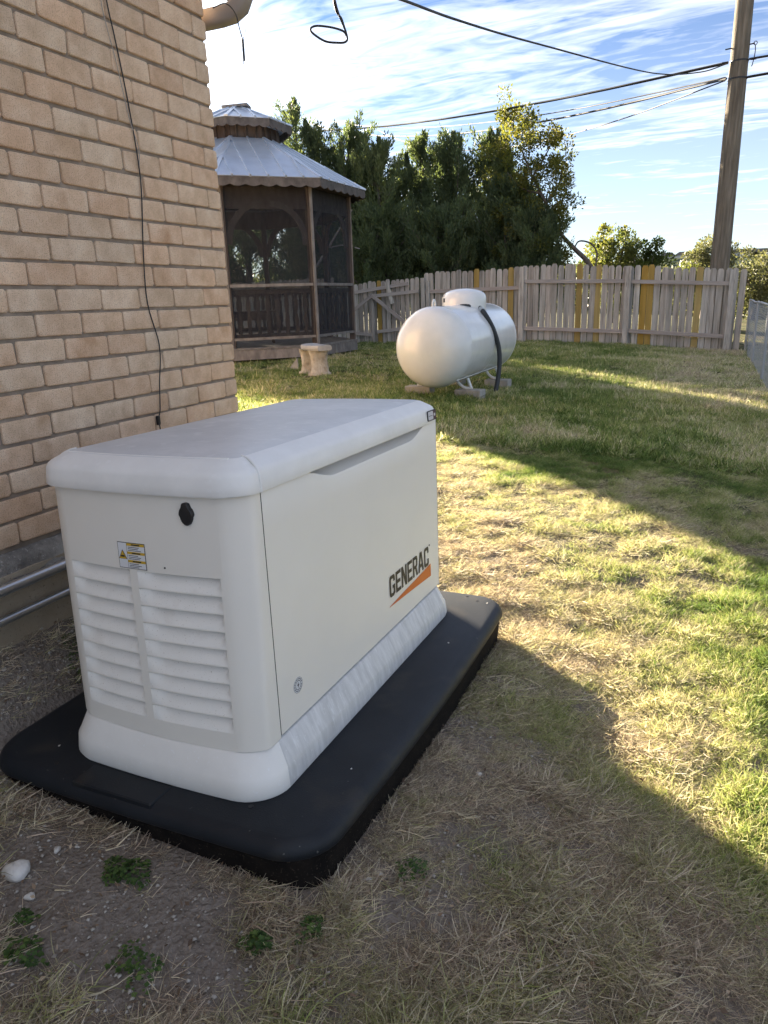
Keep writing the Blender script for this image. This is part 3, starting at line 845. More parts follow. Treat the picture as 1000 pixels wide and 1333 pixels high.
    def tri(k, off, m, name):
        V = [(tx - 0.0115 * k, 0, tz - 0.0035 * k), (tx + 0.0115 * k, 0, tz - 0.0035 * k), (tx, 0, tz + 0.0165 * k)]
        V = [(x, end_y(x, z) - off, z) for x, _, z in V]; add(name, mesh(name, V, [(0, 1, 2)]), s, m)
    tri(1.12, 0.0015, M_ink, "sticker_triangle"); tri(0.95, 0.0019, M_yellow, "sticker_triangle")
    flat(tx - 0.006, tx + 0.006, tz + 0.001, tz + 0.005, 0.0023, "sticker_pictogram", M_ink)

    # --- lettering on the door
    def text(body, size, loc, depth, m, name, off=0.0, sx=1.0, target=None):
        cu_ = bpy.data.curves.new(name, 'FONT'); cu_.body = body; cu_.size = size; cu_.extrude = depth; cu_.offset = off
        ob = bpy.data.objects.new(name, cu_); COL.objects.link(ob)
        bpy.context.view_layer.update()
        dg = bpy.context.evaluated_depsgraph_get(); me = bpy.data.meshes.new_from_object(ob.evaluated_get(dg))
        bpy.data.objects.remove(ob); bpy.data.curves.remove(cu_)
        co = np.array([v.co[:] for v in me.vertices]); lo, hi = co.min(0), co.max(0)
        if target:
            w_, h_ = target; co[:, 0] = (co[:, 0] - lo[0]) / (hi[0] - lo[0]) * w_; co[:, 1] = (co[:, 1] - lo[1]) / (hi[1] - lo[1]) * h_
        return me, co
    xo = hw(0.25)
    letters = "GENERAC"; widths = [1.0, 0.93, 1.02, 0.92, 1.0, 1.08, 1.0]; tot = sum(widths); y = 0.129; span = 0.336
    lg = empty("brand_lettering", (0, 0, 0)); lg.parent = root
    TH = 0.30
    def arcs(P): return P
    G_ = {
        'E': [(0, 0), (1, 0), (1, .17), (TH, .17), (TH, .415), (.90, .415), (.90, .585), (TH, .585), (TH, .83), (1, .83), (1, 1), (0, 1)],
        'N': [(0, 0), (TH - .02, 0), (TH - .02, .60), (.70, 0), (1, 0), (1, 1), (.72, 1), (.72, .42), (.30, 1), (0, 1)],
        'C': [(.20, 0), (.80, 0), (.94, .05), (1, .16), (1, .36), (.71, .36), (.71, .21), (.64, .16), (.36, .16), (.29, .21), (.29, .79), (.36, .84), (.64, .84), (.71, .79), (.71, .66), (1, .66), (1, .84), (.94, .95), (.80, 1), (.20, 1), (.06, .95), (0, .84), (0, .16), (.06, .05)],
        'G': [(.20, 0), (.74, 0), (1, .10), (1, .52), (.54, .52), (.54, .37), (.72, .37), (.72, .20), (.64, .16), (.36, .16), (.29, .21), (.29, .79), (.36, .84), (.64, .84), (.71, .79), (.71, .68), (1, .68), (1, .84), (.94, .95), (.80, 1), (.20, 1), (.06, .95), (0, .84), (0, .16), (.06, .05)],
        'R': [(0, 0), (.29, 0), (.29, .38), (.48, .38), (.70, 0), (1.02, 0), (.77, .41), (.93, .49), (.98, .60), (.98, .82), (.92, .94), (.78, 1), (.29, 1), (.29, .84), (.62, .84), (.69, .79), (.69, .60), (.62, .54), (.29, .54), (.29, 1), (0, 1)],
        'A': [(-.04, 0), (.25, 0), (.31, .22), (.69, .22), (.75, 0), (1.04, 0), (.70, 1), (.50, 1), (.50, .80), (.645, .38), (.355, .38), (.50, .80), (.50, 1), (.30, 1)]}
    for ch, wd in zip(letters, widths):
        cw = span * wd / tot
        from mathutils.geometry import tessellate_polygon
        P = G_[ch]; V = [(xo + 0.0014, y + a_ * cw * 0.86, 0.2225 + b_ * 0.0695) for a_, b_ in P]
        tris = tessellate_polygon([[Vector((a_, b_, 0)) for a_, b_ in P]])
        mb = MB(); mb.add(V, [t for t in tris]); mb.build("letter", M_ink, lg); y += cw
    me, co = text("®", 0.02, None, 0.0003, None, "registered_mark", target=(0.008, 0.008))
    for v, c in zip(me.vertices, co): v.co = (xo + 0.0012 + c[2], y - 0.002 + c[0], 0.287 + c[1])
    me.materials.clear(); add("registered_mark", me, lg, M_ink)
    top = [(0.125, 0.1955), (0.22, 0.2035), (0.33, 0.2105), (0.42, 0.2165), (0.474, 0.2215)]
    bot = [(0.474, 0.1765), (0.42, 0.1800), (0.33, 0.1850), (0.22, 0.1905), (0.125, 0.1945)]
    P = top + bot; MB().loft([[(xo + 0.0008, a, b) for a, b in P], [(xo + 0.0016, a, b) for a, b in P]]).build("swoosh", M_orange, lg)
    # --- round bolt sticker
    rs = empty("round_sticker", (0, 0, 0)); rs.parent = root; cy, cz = -0.417, 0.207
    MB().disc((xo + 0.0003, cy, cz), (1, 0, 0), 0.0200, 0.0006, 32).build("sticker_disc", M_paper, rs)

    def annulus(r0, r1, off, seg=40, gaps=None, name="sticker_ring"):
        mb = MB()
        for i in range(seg):
            if gaps and i % gaps == 0: continue
            a, b = 2 * math.pi * i / seg, 2 * math.pi * (i + 1) / seg
            mb.add([(xo + off, cy + r * math.cos(t), cz + r * math.sin(t)) for r, t in ((r0, a), (r1, a), (r1, b), (r0, b))], [(0, 1, 2, 3)])
        mb.build(name, M_ink, rs)
    annulus(0.0192, 0.0200, 0.0011); annulus(0.0145, 0.0172, 0.0011, 46, 3); annulus(0.0108, 0.0124, 0.0011)
    bolt = [(0.002, 0.009), (-0.0055, -0.001), (-0.0008, -0.001), (-0.0025, -0.009), (0.0055, 0.0015), (0.0008, 0.0015)]
    mb = MB(); mb.add([(xo + 0.0011, cy + a, cz + b) for a, b in bolt], [(0, 1, 2, 3, 4, 5)]); mb.build("sticker_bolt", M_ink, rs)
    # --- badge on the lid
    bd = empty("lid_badge", (0, 0, 0)); bd.parent = root

    def bquad(y0, y1, z0, z1, off, m, name, r=0.004):
        P = rrect(y0, y1, z0, z1, r, 4)
        f = lambda z: 0.3025 - (z - 0.716) * 0.06
        MB().loft([[(f(b) + off - 0.002, a, b) for a, b in P], [(f(b) + off, a, b) for a, b in P]]).build(name, m, bd)
    bquad(0.458, 0.535, 0.7225, 0.7565, 0.0025, M_ink, "badge_frame", 0.006)
    bquad(0.463, 0.506, 0.7260, 0.7535, 0.0034, M_silver, "badge_plate")
    bquad(0.507, 0.531, 0.7255, 0.7535, 0.0034, M_badge, "badge_end")
    bquad(0.512, 0.524, 0.7355, 0.7445, 0.0040, M_silver, "badge_mark", 0.002)
    bquad(0.467, 0.500, 0.7385, 0.7400, 0.0040, M_ink, "badge_text", 0.0005)


build_generator()

# ------------------------------------------------------------------ propane tank
def build_tank():
    cx, cy, cz, r, L = -1.098, 6.606, 0.6585, 0.470, 2.10
    root = empty("propane_tank", (cx, cy, cz - r), "large glossy white horizontal propane tank on the lawn before the fence", "gas tank")
    zc = r
    hr = 0.60
    prof = [(-L / 2 - r * hr * math.cos(a), r * math.sin(a)) for a in np.linspace(0, math.pi / 2, 14)] + [(L / 2 + r * hr * math.sin(a), r * math.cos(a)) for a in np.linspace(0, math.pi / 2, 14)]
    n = 64; rings = [[(max(q, 1e-4) * math.cos(2 * math.pi * j / n), p, zc + max(q, 1e-4) * math.sin(2 * math.pi * j / n)) for j in range(n)] for p, q in prof]
    MB().loft(rings).build("shell", M_tank, root, 60)
    for y in (-L / 2, -0.05, L / 2):
        mb = MB(); rr = r + 0.0008; R_ = []
        for (dy, dr) in ((-0.008, -0.002), (-0.003, 0.0022), (0.003, 0.0022), (0.008, -0.002)):
            R_.append([((rr + dr) * math.cos(2 * math.pi * j / n), y + dy, zc + (rr + dr) * math.sin(2 * math.pi * j / n)) for j in range(n)])
        MB().loft(R_, cap=False).build("weld_seam", M_tank, root, 60)
    # long seam near the bottom right
    MB().tube([(r * math.cos(-0.95) * 1.002, -L / 2, zc + r * math.sin(-0.95) * 1.002), (r * math.cos(-0.95) * 1.002, L / 2, zc + r * math.sin(-0.95) * 1.002)], 0.006, 6).build("weld_seam", M_tank, root, 60)
    # dome
    dy = 0.12
    R_ = []
    for rad, z in ((0.285, -0.12), (0.288, 0.04), (0.287, 0.075), (0.280, 0.105), (0.262, 0.135), (0.228, 0.160), (0.172, 0.182), (0.10, 0.196), (0.04, 0.200)):
        R_.append([(rad * math.cos(2 * math.pi * j / 40), dy + rad * math.sin(2 * math.pi * j / 40), 2 * r + z) for j in range(40)])
    dome = MB().loft(R_).build("valve_dome", M_tank, root, 50)
    MB().box(-0.09, 0.005, -0.275 + dy, -0.235 + dy, 2 * r + 0.035, 2 * r + 0.085).build("dome_opening", M_dark, dome, loc=(-0.12, 0.06, 0))
    for y in (-L / 2 + 0.02, L / 2 - 0.15):
        MB().tube(catmull([(0.0, y - 0.045, 2 * r - 0.01), (0, y - 0.04, 2 * r + 0.045), (0, y, 2 * r + 0.075), (0, y + 0.04, 2 * r + 0.045), (0, y + 0.045, 2 * r - 0.01)], 5), 0.012, 8).build("lifting_lug", M_tank, root, 60)
    zt = 0
    for y in (-0.68, 0.62):
        for s in (-1, 1):
            g = ground(cx + s * 0.33, cy + y) - (cz - r)
            b = float(g) + 0.125
            mb = MB(); mb.tube([(s * 0.30, y, 0.08), (s * 0.345, y, b + 0.015)], 0.019, 8)
            mb.tube(catmull([(s * 0.16, y, 0.05), (s * 0.20, y, b + 0.06), (s * 0.27, y, b + 0.018), (s * 0.36, y, b + 0.015)], 5), 0.019, 8)
            mb.build("leg", M_tank, root, 60)
            bl = MB().box(-0.17, 0.17, -0.095, 0.095, 0, 0.145, 0.008).build("concrete_block", M_block, None)
            bl.location = (cx + s * 0.33, cy + y, float(ground(cx + s * 0.33, cy + y)) - 0.02); bl.rotation_euler = (0, 0, random.uniform(-0.12, 0.12))
            tag(bl, {(-0.68, -1): "left of the two near concrete blocks under the propane tank", (-0.68, 1): "near right concrete block under the propane tank, by the grass", (0.62, -1): "far left concrete block hidden behind the propane tank belly", (0.62, 1): "far right concrete block under the tank beside the dark hose"}[(y, s)], "block", "concrete blocks under the propane tank")
    # hose
    P = [(0.04, dy - 0.285, 2 * r - 0.022), (0.13, dy - 0.235, 2 * r - 0.018), (0.19, dy - 0.10, 2 * r - 0.022), (0.26, dy - 0.14, 2 * r - 0.055), (0.36, dy - 0.24, 2 * r - 0.13), (0.46, dy - 0.20, 2 * r - 0.33), (0.52, dy - 0.16, 2 * r - 0.58), (0.53, dy - 0.20, 2 * r - 0.85), (0.51, dy - 0.32, 2 * r - 1.16)]
    h = MB().tube([Vector(p) + Vector((cx, cy, cz - r)) for p in catmull(P, 8)], 0.030, 12).build("tank_hose", M_hose, None, 60)
    tag(h, "dark hose curving from the tank dome down to the lawn", "hose")
    MB().tube([Vector(p) + Vector((cx, cy, cz - r)) for p in catmull(P, 8)[24:29]], 0.031, 12).build("hose_coupling", M_galv, h, 60)


build_tank()

# ------------------------------------------------------------------ gazebo
def build_gazebo():
    C0 = Vector((-7.72, 11.74)); gz = 0.03
    root = empty("gazebo", (C0.x, C0.y, gz), "screened octagonal wooden gazebo with two tier sheet metal roof", "gazebo"); root.scale = (1.13, 1.13, 1)
    A0 = 157.35

    def P(i, R_, z, f=0.0):
        a0 = math.radians(A0 - 45 * i); a1 = math.radians(A0 - 45 * (i + 1))
        p = Vector((R_ * math.sin(a0), R_ * math.cos(a0), z)); q = Vector((R_ * math.sin(a1), R_ * math.cos(a1), z)); return p + (q - p) * f
    ZD = 0.34; ZE = 3.50 - gz; ZT = ZE - 0.12; ZR = 1.535
    # deck
    MB().loft([[P(i, 2.10, ZD - 0.04) for i in range(8)][::-1], [P(i, 2.10, ZD) for i in range(8)][::-1]]).build("deck_floor", M_gtrim, root)
    for i in range(8):
        MB().obox(P(i, 2.07, ZD - 0.14), P(i, 2.07, ZD - 0.14, 1), 0.04, 0.19).build("rim_board", M_gtrim, root)
        MB().obox(P(i, 1.99, ZD + 0.0), P(i, 1.99, ZT), 0.10, 0.10, up=P(i, 1, 0)).build("post", M_gwood, root)
        MB().obox(P(i, 2.055, ZD + 0.0), P(i, 2.055, ZT), 0.055, 0.022, up=P(i, 1, 0)).build("screen_trim", M_gtrim, root)
        # foot under the deck
        MB().obox(P(i, 1.9, -0.15), P(i, 1.9, ZD - 0.04), 0.12, 0.12).build("footing_post", M_gwood, root)
    for i in range(8):
        a = lambda R_, z, f: P(i, R_, z, f)
        MB().obox(a(1.97, ZT - 0.20, 0.03), a(1.97, ZT - 0.20, 0.97), 0.05, 0.40).build("header_board", M_gwood, root)
        MB().obox(a(2.035, ZR, 0.02), a(2.035, ZR, 0.98), 0.05, 0.055).build("hand_rail", M_gtrim, root)
        MB().obox(a(2.035, ZD + 0.17, 0.02), a(2.035, ZD + 0.17, 0.98), 0.05, 0.05).build("bottom_rail", M_gtrim, root)
        MB().obox(a(1.96, ZR - 0.12, 0.03), a(1.96, ZR - 0.12, 0.97), 0.035, 0.09).build("baluster_rail", M_gwood, root)
        MB().obox(a(1.96, ZD + 0.22, 0.03), a(1.96, ZD + 0.22, 0.97), 0.035, 0.09).build("baluster_rail", M_gwood, root)
        for k in range(8):
            f = 0.09 + 0.82 * k / 7
            p0 = a(1.93, ZD + 0.20, f); p1 = a(1.93, ZR - 0.10, f)
            d = (a(1, 0, 1) - a(1, 0, 0)).normalized(); nrm = Vector((d.y, -d.x, 0))
            prof = [(0.0, 0.036), (0.12, 0.036), (0.17, 0.020), (0.22, 0.036), (0.34, 0.042), (0.5, 0.019), (0.66, 0.042), (0.78, 0.036), (0.83, 0.020), (0.88, 0.036), (1.0, 0.036)]
            R_ = []
            for t, w in prof:
                c = p0.lerp(p1, t); R_.append([c + d * w + nrm * 0.012, c - d * w + nrm * 0.012, c - d * w - nrm * 0.012, c + d * w - nrm * 0.012])
            MB().loft(R_).build("baluster", M_gwood, root)
        # curved arch brackets
        for s in (0, 1):
            pts = []
            for t in np.linspace(0, 1, 9):
                ang = t * math.pi / 2
                f = 0.05 + 0.40 * (1 - math.cos(ang)); z = ZT - 1.05 + 0.75 * math.sin(ang)
                pts.append(a(1.98, z, f if s == 0 else 1 - f))
            mb = MB(); d = (a(1, 0, 1) - a(1, 0, 0)).normalized(); nrm = Vector((d.y, -d.x, 0)); R_ = []
            for j, p in enumerate(pts):
                t = (pts[min(j + 1, 8)] - pts[max(j - 1, 0)]).normalized(); up = nrm.cross(t).normalized()
                R_.append([p + up * 0.055 + nrm * 0.02, p - up * 0.055 + nrm * 0.02, p - up * 0.055 - nrm * 0.02, p + up * 0.055 - nrm * 0.02])
            mb.loft(R_).build("arch_bracket", M_gwood, root)
        # screen
        mb = MB(); mb.add([a(2.025, ZD + 0.16, 0.0), a(2.025, ZD + 0.16, 1), a(2.025, ZT, 1), a(2.025, ZT, 0)], [(0, 1, 2, 3)])
        mb.build("screen_mesh", M_screen, root)

    def roof(Ro, zo, Ri, zi, name, nseam, sc_h, fas):
        for i in range(8):
            q = [P(i, Ro, zo), P(i, Ro, zo, 1), P(i, Ri, zi, 1), P(i, Ri, zi)]
            nrm = (q[1] - q[0]).cross(q[3] - q[0]).normalized()
            if nrm.z < 0: nrm = -nrm
            t = nrm * 0.012
            pn = MB().loft([q, [p + t for p in q]]).build(name, M_metalroof, root)
            for k in range(nseam + 1):
                f = k / nseam
                # seam runs up the slope, parallel to the panel's fall line
                lo = P(i, Ro, zo, f); half = (f - 0.5) * 2; wi = Ri / Ro
                if abs(half) <= wi + 1e-3:
                    hi = P(i, Ri, zi, 0.5 + half / 2 / wi if wi > 0 else 0.5)
                else:
                    s_ = (1 - abs(half)) / (1 - wi) if wi < 1 else 1
                    hi = P(i, Ro + (Ri - Ro) * s_, zo + (zi - zo) * s_, 0 if half < 0 else 1)
                if (hi - lo).length < 0.05: continue
                MB().obox(lo + t + nrm * 0.004, hi + t + nrm * 0.004, 0.030, 0.05, up=nrm).build("standing_seam", M_metalroof, pn)
            MB().obox(q[0] + t * 1.4, q[3] + t * 1.4, 0.07, 0.03).build("hip_cap", M_metalroof, pn)
            # scalloped fascia
            ns = fas; V = []; F = []; m = ns * 8 + 1; o_ = (q[1] - q[0]).normalized(); out = Vector((o_.y, -o_.x, 0))
            if out.dot((q[0] + q[1]) / 2 - Vector((0, 0, 0))) < 0: out = -out
            for j in range(m):
                f = j / (m - 1); p = q[0].lerp(q[1], f) - out * 0.03; dz = sc_h * (0.76 + 0.24 * abs(math.sin(math.pi * f * ns)))
                for o2 in (0, 0.022):
                    V += [p + out * o2 + Vector((0, 0, 0.006)), p + out * o2 - Vector((0, 0, dz))]
            for j in range(m - 1):
                b = j * 4; c = b + 4
                F += [(b, c, c + 1, b + 1), (b + 2, b + 3, c + 3, c + 2), (b + 1, c + 1, c + 3, b + 3), (b, b + 2, c + 2, c)]
            add("scalloped_fascia", mesh("scalloped_fascia", V, F), root, M_fascia)
        return
    roof(2.36, ZE, 0.78, 4.47 - gz, "roof_panel", 6, 0.17, 7)
    for i in range(8):
        MB().obox(P(i, 0.74, 4.57 - gz, 0.0), P(i, 0.74, 4.57 - gz, 1.0), 0.03, 0.32).build("cupola_wall", M_gwood, root)
        for f in (0.2, 0.5, 0.8):
            MB().obox(P(i, 0.77, 4.44 - gz, f), P(i, 0.77, 4.72 - gz, f), 0.05, 0.03).build("cupola_slat", M_gwood, root)
    roof(1.02, 4.80 - gz, 0.14, 5.18 - gz, "cupola_roof_panel", 3, 0.16, 4)
    MB().obox((-0.22, -0.1, 5.20 - gz), (0.24, 0.06, 5.22 - gz), 0.30, 0.05).build("roof_cap", M_gtrim, root)
    # ceiling so the sky does not show through
    for i in range(8):
        MB().loft([[P(i, 2.3, ZE - 0.03), P(i, 2.3, ZE - 0.03, 1), P(i, 0.8, 4.40 - gz, 1), P(i, 0.8, 4.40 - gz)], [P(i, 2.3, ZE - 0.012), P(i, 2.3, ZE - 0.012, 1), P(i, 0.8, 4.42 - gz, 1), P(i, 0.8, 4.42 - gz)]]).build("ceiling_panel", M_gwood, root)
    # a table inside
    tb = empty("garden_table", (C0.x + 0.25, C0.y - 0.45, gz + ZD), "dark wooden table standing inside the screened gazebo", "table", rot=(0, 0, 0.6))
    MB().box(-0.55, 0.55, -0.30, 0.30, 0.66, 0.70, 0.005).build("table_top", M_gwood, tb)
    for x in (-0.45, 0.45):
        for y in (-0.22, 0.22): MB().obox((x, y, 0), (x * 0.85, y, 0.66), 0.07, 0.05).build("leg", M_gwood, tb)
    MB().box(-0.42, 0.42, -0.25, -0.21, 0.50, 0.66).build("apron", M_gwood, tb)
    # round-backed wire chair
    wc = empty("wire_chair", (C0.x - 0.55, C0.y - 1.15, gz + ZD), "black wire garden chair with round hooped back inside the gazebo", "chair", rot=(0, 0, 0.4))
    mb = MB(); mb.tube([(0.21 * math.cos(a), 0.21, 0.72 + 0.27 * math.sin(a)) for a in np.linspace(-0.3, math.pi + 0.3, 16)], 0.012, 6)
    for k in (-0.12, -0.04, 0.04, 0.12): mb.tube([(k, 0.21, 0.46), (k * 1.1, 0.21, 0.95)], 0.006, 5)
    mb.build("back_hoop", M_black, wc)
    MB().tube([(0, 0, 0.44), (0, 0, 0.455)], 0.22, 20).build("seat", M_black, wc)
    for x in (-0.17, 0.17):
        for y in (-0.17, 0.19): MB().tube([(x, y, 0), (x * 0.9, y, 0.45)], 0.011, 6).build("leg", M_black, wc)


def screenmat():
    m, nt, b, out = newmat("screen_mesh"); L = nt.links.new
    b.inputs['Base Color'].default_value = (0.024, 0.028, 0.034, 1); b.inputs['Roughness'].default_value = 0.9
    tr = nt.nodes.new('ShaderNodeBsdfTransparent'); tr.inputs[0].default_value = (1, 1, 1, 1)
    ms = nt.nodes.new('ShaderNodeMixShader'); ms.inputs[0].default_value = 0.46
    L(tr.outputs[0], ms.inputs[1]); L(b.outputs[0], ms.inputs[2]); L(ms.outputs[0], out.inputs[0])
    return m


M_screen = screenmat()
build_gazebo()

# ------------------------------------------------------------------ cast stone bench and the little wedge
def build_bench():
    a = Vector((-3.95, 7.95)); g = float(ground(a.x, a.y))
    root = empty("stone_bench", (a.x, a.y, g), "small curved cast stone garden bench near the gazebo corner", "bench", rot=(0, 0, 0))
    d = Vector((-0.72, 0.69, 0)).normalized(); s = Vector((d.y, -d.x, 0))
    top = []; bot = []
    R_ = []
    for t in np.linspace(-0.20, 0.62, 16):
        e = min(1.0, 0.72 + 0.28 * math.sin(math.pi * (t + 0.20) / 0.82) + 0.0)
        if t < -0.17 or t > 0.59: e *= 0.86
        off = 0.08 * math.sin(math.pi * (t + 0.2) / 0.82)
        c = d * t + s * (-off + 0.02)
        w = 0.165 * e
        R_.append([c + s * x + Vector((0, 0, z)) for x, z in ((-w, 0.41), (-w - 0.018, 0.435), (-w - 0.018, 0.465), (-w, 0.49), (-w * 0.5, 0.495), (w * 0.5, 0.495), (w, 0.49), (w + 0.018, 0.465), (w + 0.018, 0.435), (w, 0.41))])
    MB().loft(R_).build("seat", M_benchtop, root, 40)
    for t in (0.0, 0.42):
        c = d * t - s * (0.06 if t > 0.3 else 0.02); R2 = []
        for z, w, dd in ((-0.03, 0.20, 0.085), (0.035, 0.19, 0.08), (0.06, 0.155, 0.062), (0.14, 0.142, 0.055), (0.24, 0.135, 0.05), (0.32, 0.145, 0.058), (0.38, 0.168, 0.07), (0.415, 0.175, 0.075)):
            ring = []
            for j in range(20):
                an = 2 * math.pi * j / 20; ca, sa = math.cos(an), math.sin(an)
                k = 1 + 0.045 * math.sin(5 * an + z * 20)
                ring.append(c + s * (w * k * math.copysign(abs(ca) ** 0.6, ca)) + d * (dd * k * math.copysign(abs(sa) ** 0.6, sa)) + Vector((0, 0, z)))
            R2.append(ring)
        MB().loft(R2).build("pedestal", M_bench, root, 40)


build_bench()
wx, wy = -5.05, 8.9; wz = float(ground(wx, wy))
w = MB().loft([[(-0.10, -0.03, -0.02), (0.10, -0.03, -0.02), (0.09, -0.03, 0.20)], [(-0.10, 0.03, -0.02), (0.10, 0.03, -0.02), (0.09, 0.03, 0.20)]]).build("wedge_block", M_block, None, loc=(wx, wy, wz), rot=(0, 0, 0.35))
tag(w, "small pale triangular block standing in the grass left of the stone bench", "block")


# ------------------------------------------------------------------ wooden fence
def picket_mesh(name, w, h, seed):
    r = random.Random(seed); mb = MB(); c = 0.028; t = 0.016
    ln = r.uniform(-0.006, 0.006); P = [(-w / 2, -0.12), (w / 2, -0.12), (w / 2 + ln, h - c), (w / 2 - c + ln, h), (-w / 2 + c + ln, h), (-w / 2 + ln, h - c)]
    mb.loft([[(x, 0, z) for x, z in P], [(x, t, z) for x, z in P]]); me = mesh(name, mb.V, mb.F); return me


def fence_run(root, x0, y0, x1, y1, yellow, tops, base=None, sink=0.0, wd=0.142, gap=0.006, mats=None):
    """pickets from (x0,y0) to (x1,y1); tops = function(x) -> picket height"""
    L_ = math.hypot(x1 - x0, y1 - y0); n = int(L_ / (wd + gap)); ang = math.atan2(y1 - y0, x1 - x0)
    ms = {}
    for i in range(n):
        f = (i + 0.5) / n; x = x0 + (x1 - x0) * f; y = y0 + (y1 - y0) * f
        yl = any(abs(x - q) < (wd + gap) / 2 for q in yellow)
        key = (yl, random.randint(0, 5))
        if key not in ms:
            me = picket_mesh("fence_picket", wd * random.uniform(0.93, 1.0), 1.0, 100 + key[1] + 10 * yl); me.materials.append(M_ywood if yl else M_wood); ms[key] = me
        z = float(ground(x, y)) + 0.02
        h = tops(x) + random.uniform(-0.025, 0.025) + (0.02 if yl else 0)
        o = add("picket", ms[key], root, loc=(x - root.location.x, y - root.location.y + random.uniform(-0.006, 0.006), z - root.location.z), rot=(random.uniform(-0.008, 0.008), random.uniform(-0.010, 0.010), ang), scale=(1, 1, h))
        if yl: o["label"] = "newer yellow picket among grey ones"


def rail_seg(root, p, q, w=0.04, h=0.09):
    l = root.location
    a = Vector(p) - l; b = Vector(q) - l
    d = b - a; L_ = d.length
    mb = MB(); mb.box(0, L_, -w / 2, w / 2, -h / 2, h / 2, 0.003)
    o = mb.build("rail", M_rail, root); o.location = a; o.rotation_euler = (0, -math.asin(d.z / L_), math.atan2(d.y, d.x)); return o


def post(root, x, y, h, w=0.10, d=0.05, z=None):
    z = float(ground(x, y)) if z is None else z
    l = root.location
    mb = MB(); mb.box(-w / 2, w / 2, -d / 2, d / 2, -0.2, h, 0.003); o = mb.build("post", M_wood, root); o.location = (x - l.x, y - l.y, z - l.z); return o


def build_fence():
    # right hand run
    ya, yb = 16.25, 16.32
    r1 = empty("picket_fence", (0, 16.28, 0), "weathered grey picket fence run with several yellow replacement pickets, right side", "fence", "weathered picket fence runs")
    fence_run(r1, -2.62, ya, 2.50, yb, [-1.24, -0.72, 0.28, 0.44, 1.45], lambda x: 1.86 - 0.012 * (x + 2.6))
    zt = lambda x: float(ground(x, 16.25))
    for (a, b) in ((-2.58, -0.05), (-0.05, 2.2)):
        rail_seg(r1, (a, 16.21, zt(a) + 1.49), (b, 16.21, zt(b) + 1.50)); rail_seg(r1, (a, 16.21, zt(a) + 0.35), (b, 16.21, zt(b) + 0.33))
    for x in (-2.60, -0.04, 2.22): post(r1, x, 16.165, 1.84 if x < 2 else 1.80, 0.13)
    # middle run, set a little lower
    r2 = empty("picket_fence", (-4, 16.3, 0), "middle grey picket fence run behind the propane tank with two yellow pickets", "fence", "weathered picket fence runs")
    fence_run(r2, -5.30, 16.32, -2.68, 16.30, [-3.78, -2.92], lambda x: 1.80 + 0.02 * (x + 4))
    rail_seg(r2, (-5.25, 16.27, zt(-5) + 1.32), (-2.66, 16.26, zt(-3) + 1.34)); rail_seg(r2, (-5.25, 16.27, zt(-5) + 0.35), (-2.66, 16.26, zt(-3) + 0.35))
    for x in (-5.28,): post(r2, x, 16.24, 1.68, 0.12); 
    post(r2, -5.14, 16.24, 1.60, 0.09)
    # gate
    g = empty("wooden_gate", (-6.4, 16.5, 0), "sagging grey plank gate with diagonal brace left of the tank", "gate")
    gy = lambda x: 16.36 + (-5.4 - x) * 0.02
    fence_run(g, -8.0, gy(-8), -5.42, gy(-5.4), [-6.62], lambda x: 1.70 + 0.055 * (x + 5.4), wd=0.128, gap=0.008)
    z0 = 0.05
    rail_seg(g, (-7.55, gy(-7) - 0.05, z0 + 1.36), (-5.75, gy(-6) - 0.05, z0 + 1.56)); rail_seg(g, (-6.85, gy(-7) - 0.09, z0 + 1.26), (-5.42, gy(-6) - 0.09, z0 + 1.35))
    rail_seg(g, (-6.72, gy(-7) - 0.05, z0 + 0.30), (-5.45, gy(-6) - 0.05, z0 + 0.42)); rail_seg(g, (-7.45, gy(-7) - 0.05, z0 + 0.28), (-6.85, gy(-6) - 0.05, z0 + 0.22))
    br = rail_seg(g, (-6.80, gy(-7) - 0.13, z0 + 1.28), (-5.50, gy(-6) - 0.13, z0 + 0.30)); br.name = "diagonal_brace"
    br = rail_seg(g, (-7.55, gy(-7) - 0.13, z0 + 0.78), (-6.82, gy(-6) - 0.13, z0 + 1.26)); br.name = "diagonal_brace"
    st = MB().obox((-6.36 + 6.4, -0.2, z0 + 1.62), (-6.20 + 6.4, -0.2, z0 + 1.05), 0.11, 0.02, up=(0, 1, 0)).build("loose_board", M_wood, g)
    po = post(g, -6.83, gy(-6.8) - 0.06, 1.30, 0.09)
    # left run behind the gazebo
    r3 = empty("picket_fence", (-12, 17, 0), "grey picket fence run seen dimly through the gazebo screens", "fence", "weathered picket fence runs")
    fence_run(r3, -17.0, 17.4, -8.05, 16.42, [], lambda x: 1.78)
    for za in (0.35, 1.4):
        rail_seg(r3, (-17, 17.34, zt(-17) + za), (-8.1, 16.36, zt(-8) + za))


build_fence()


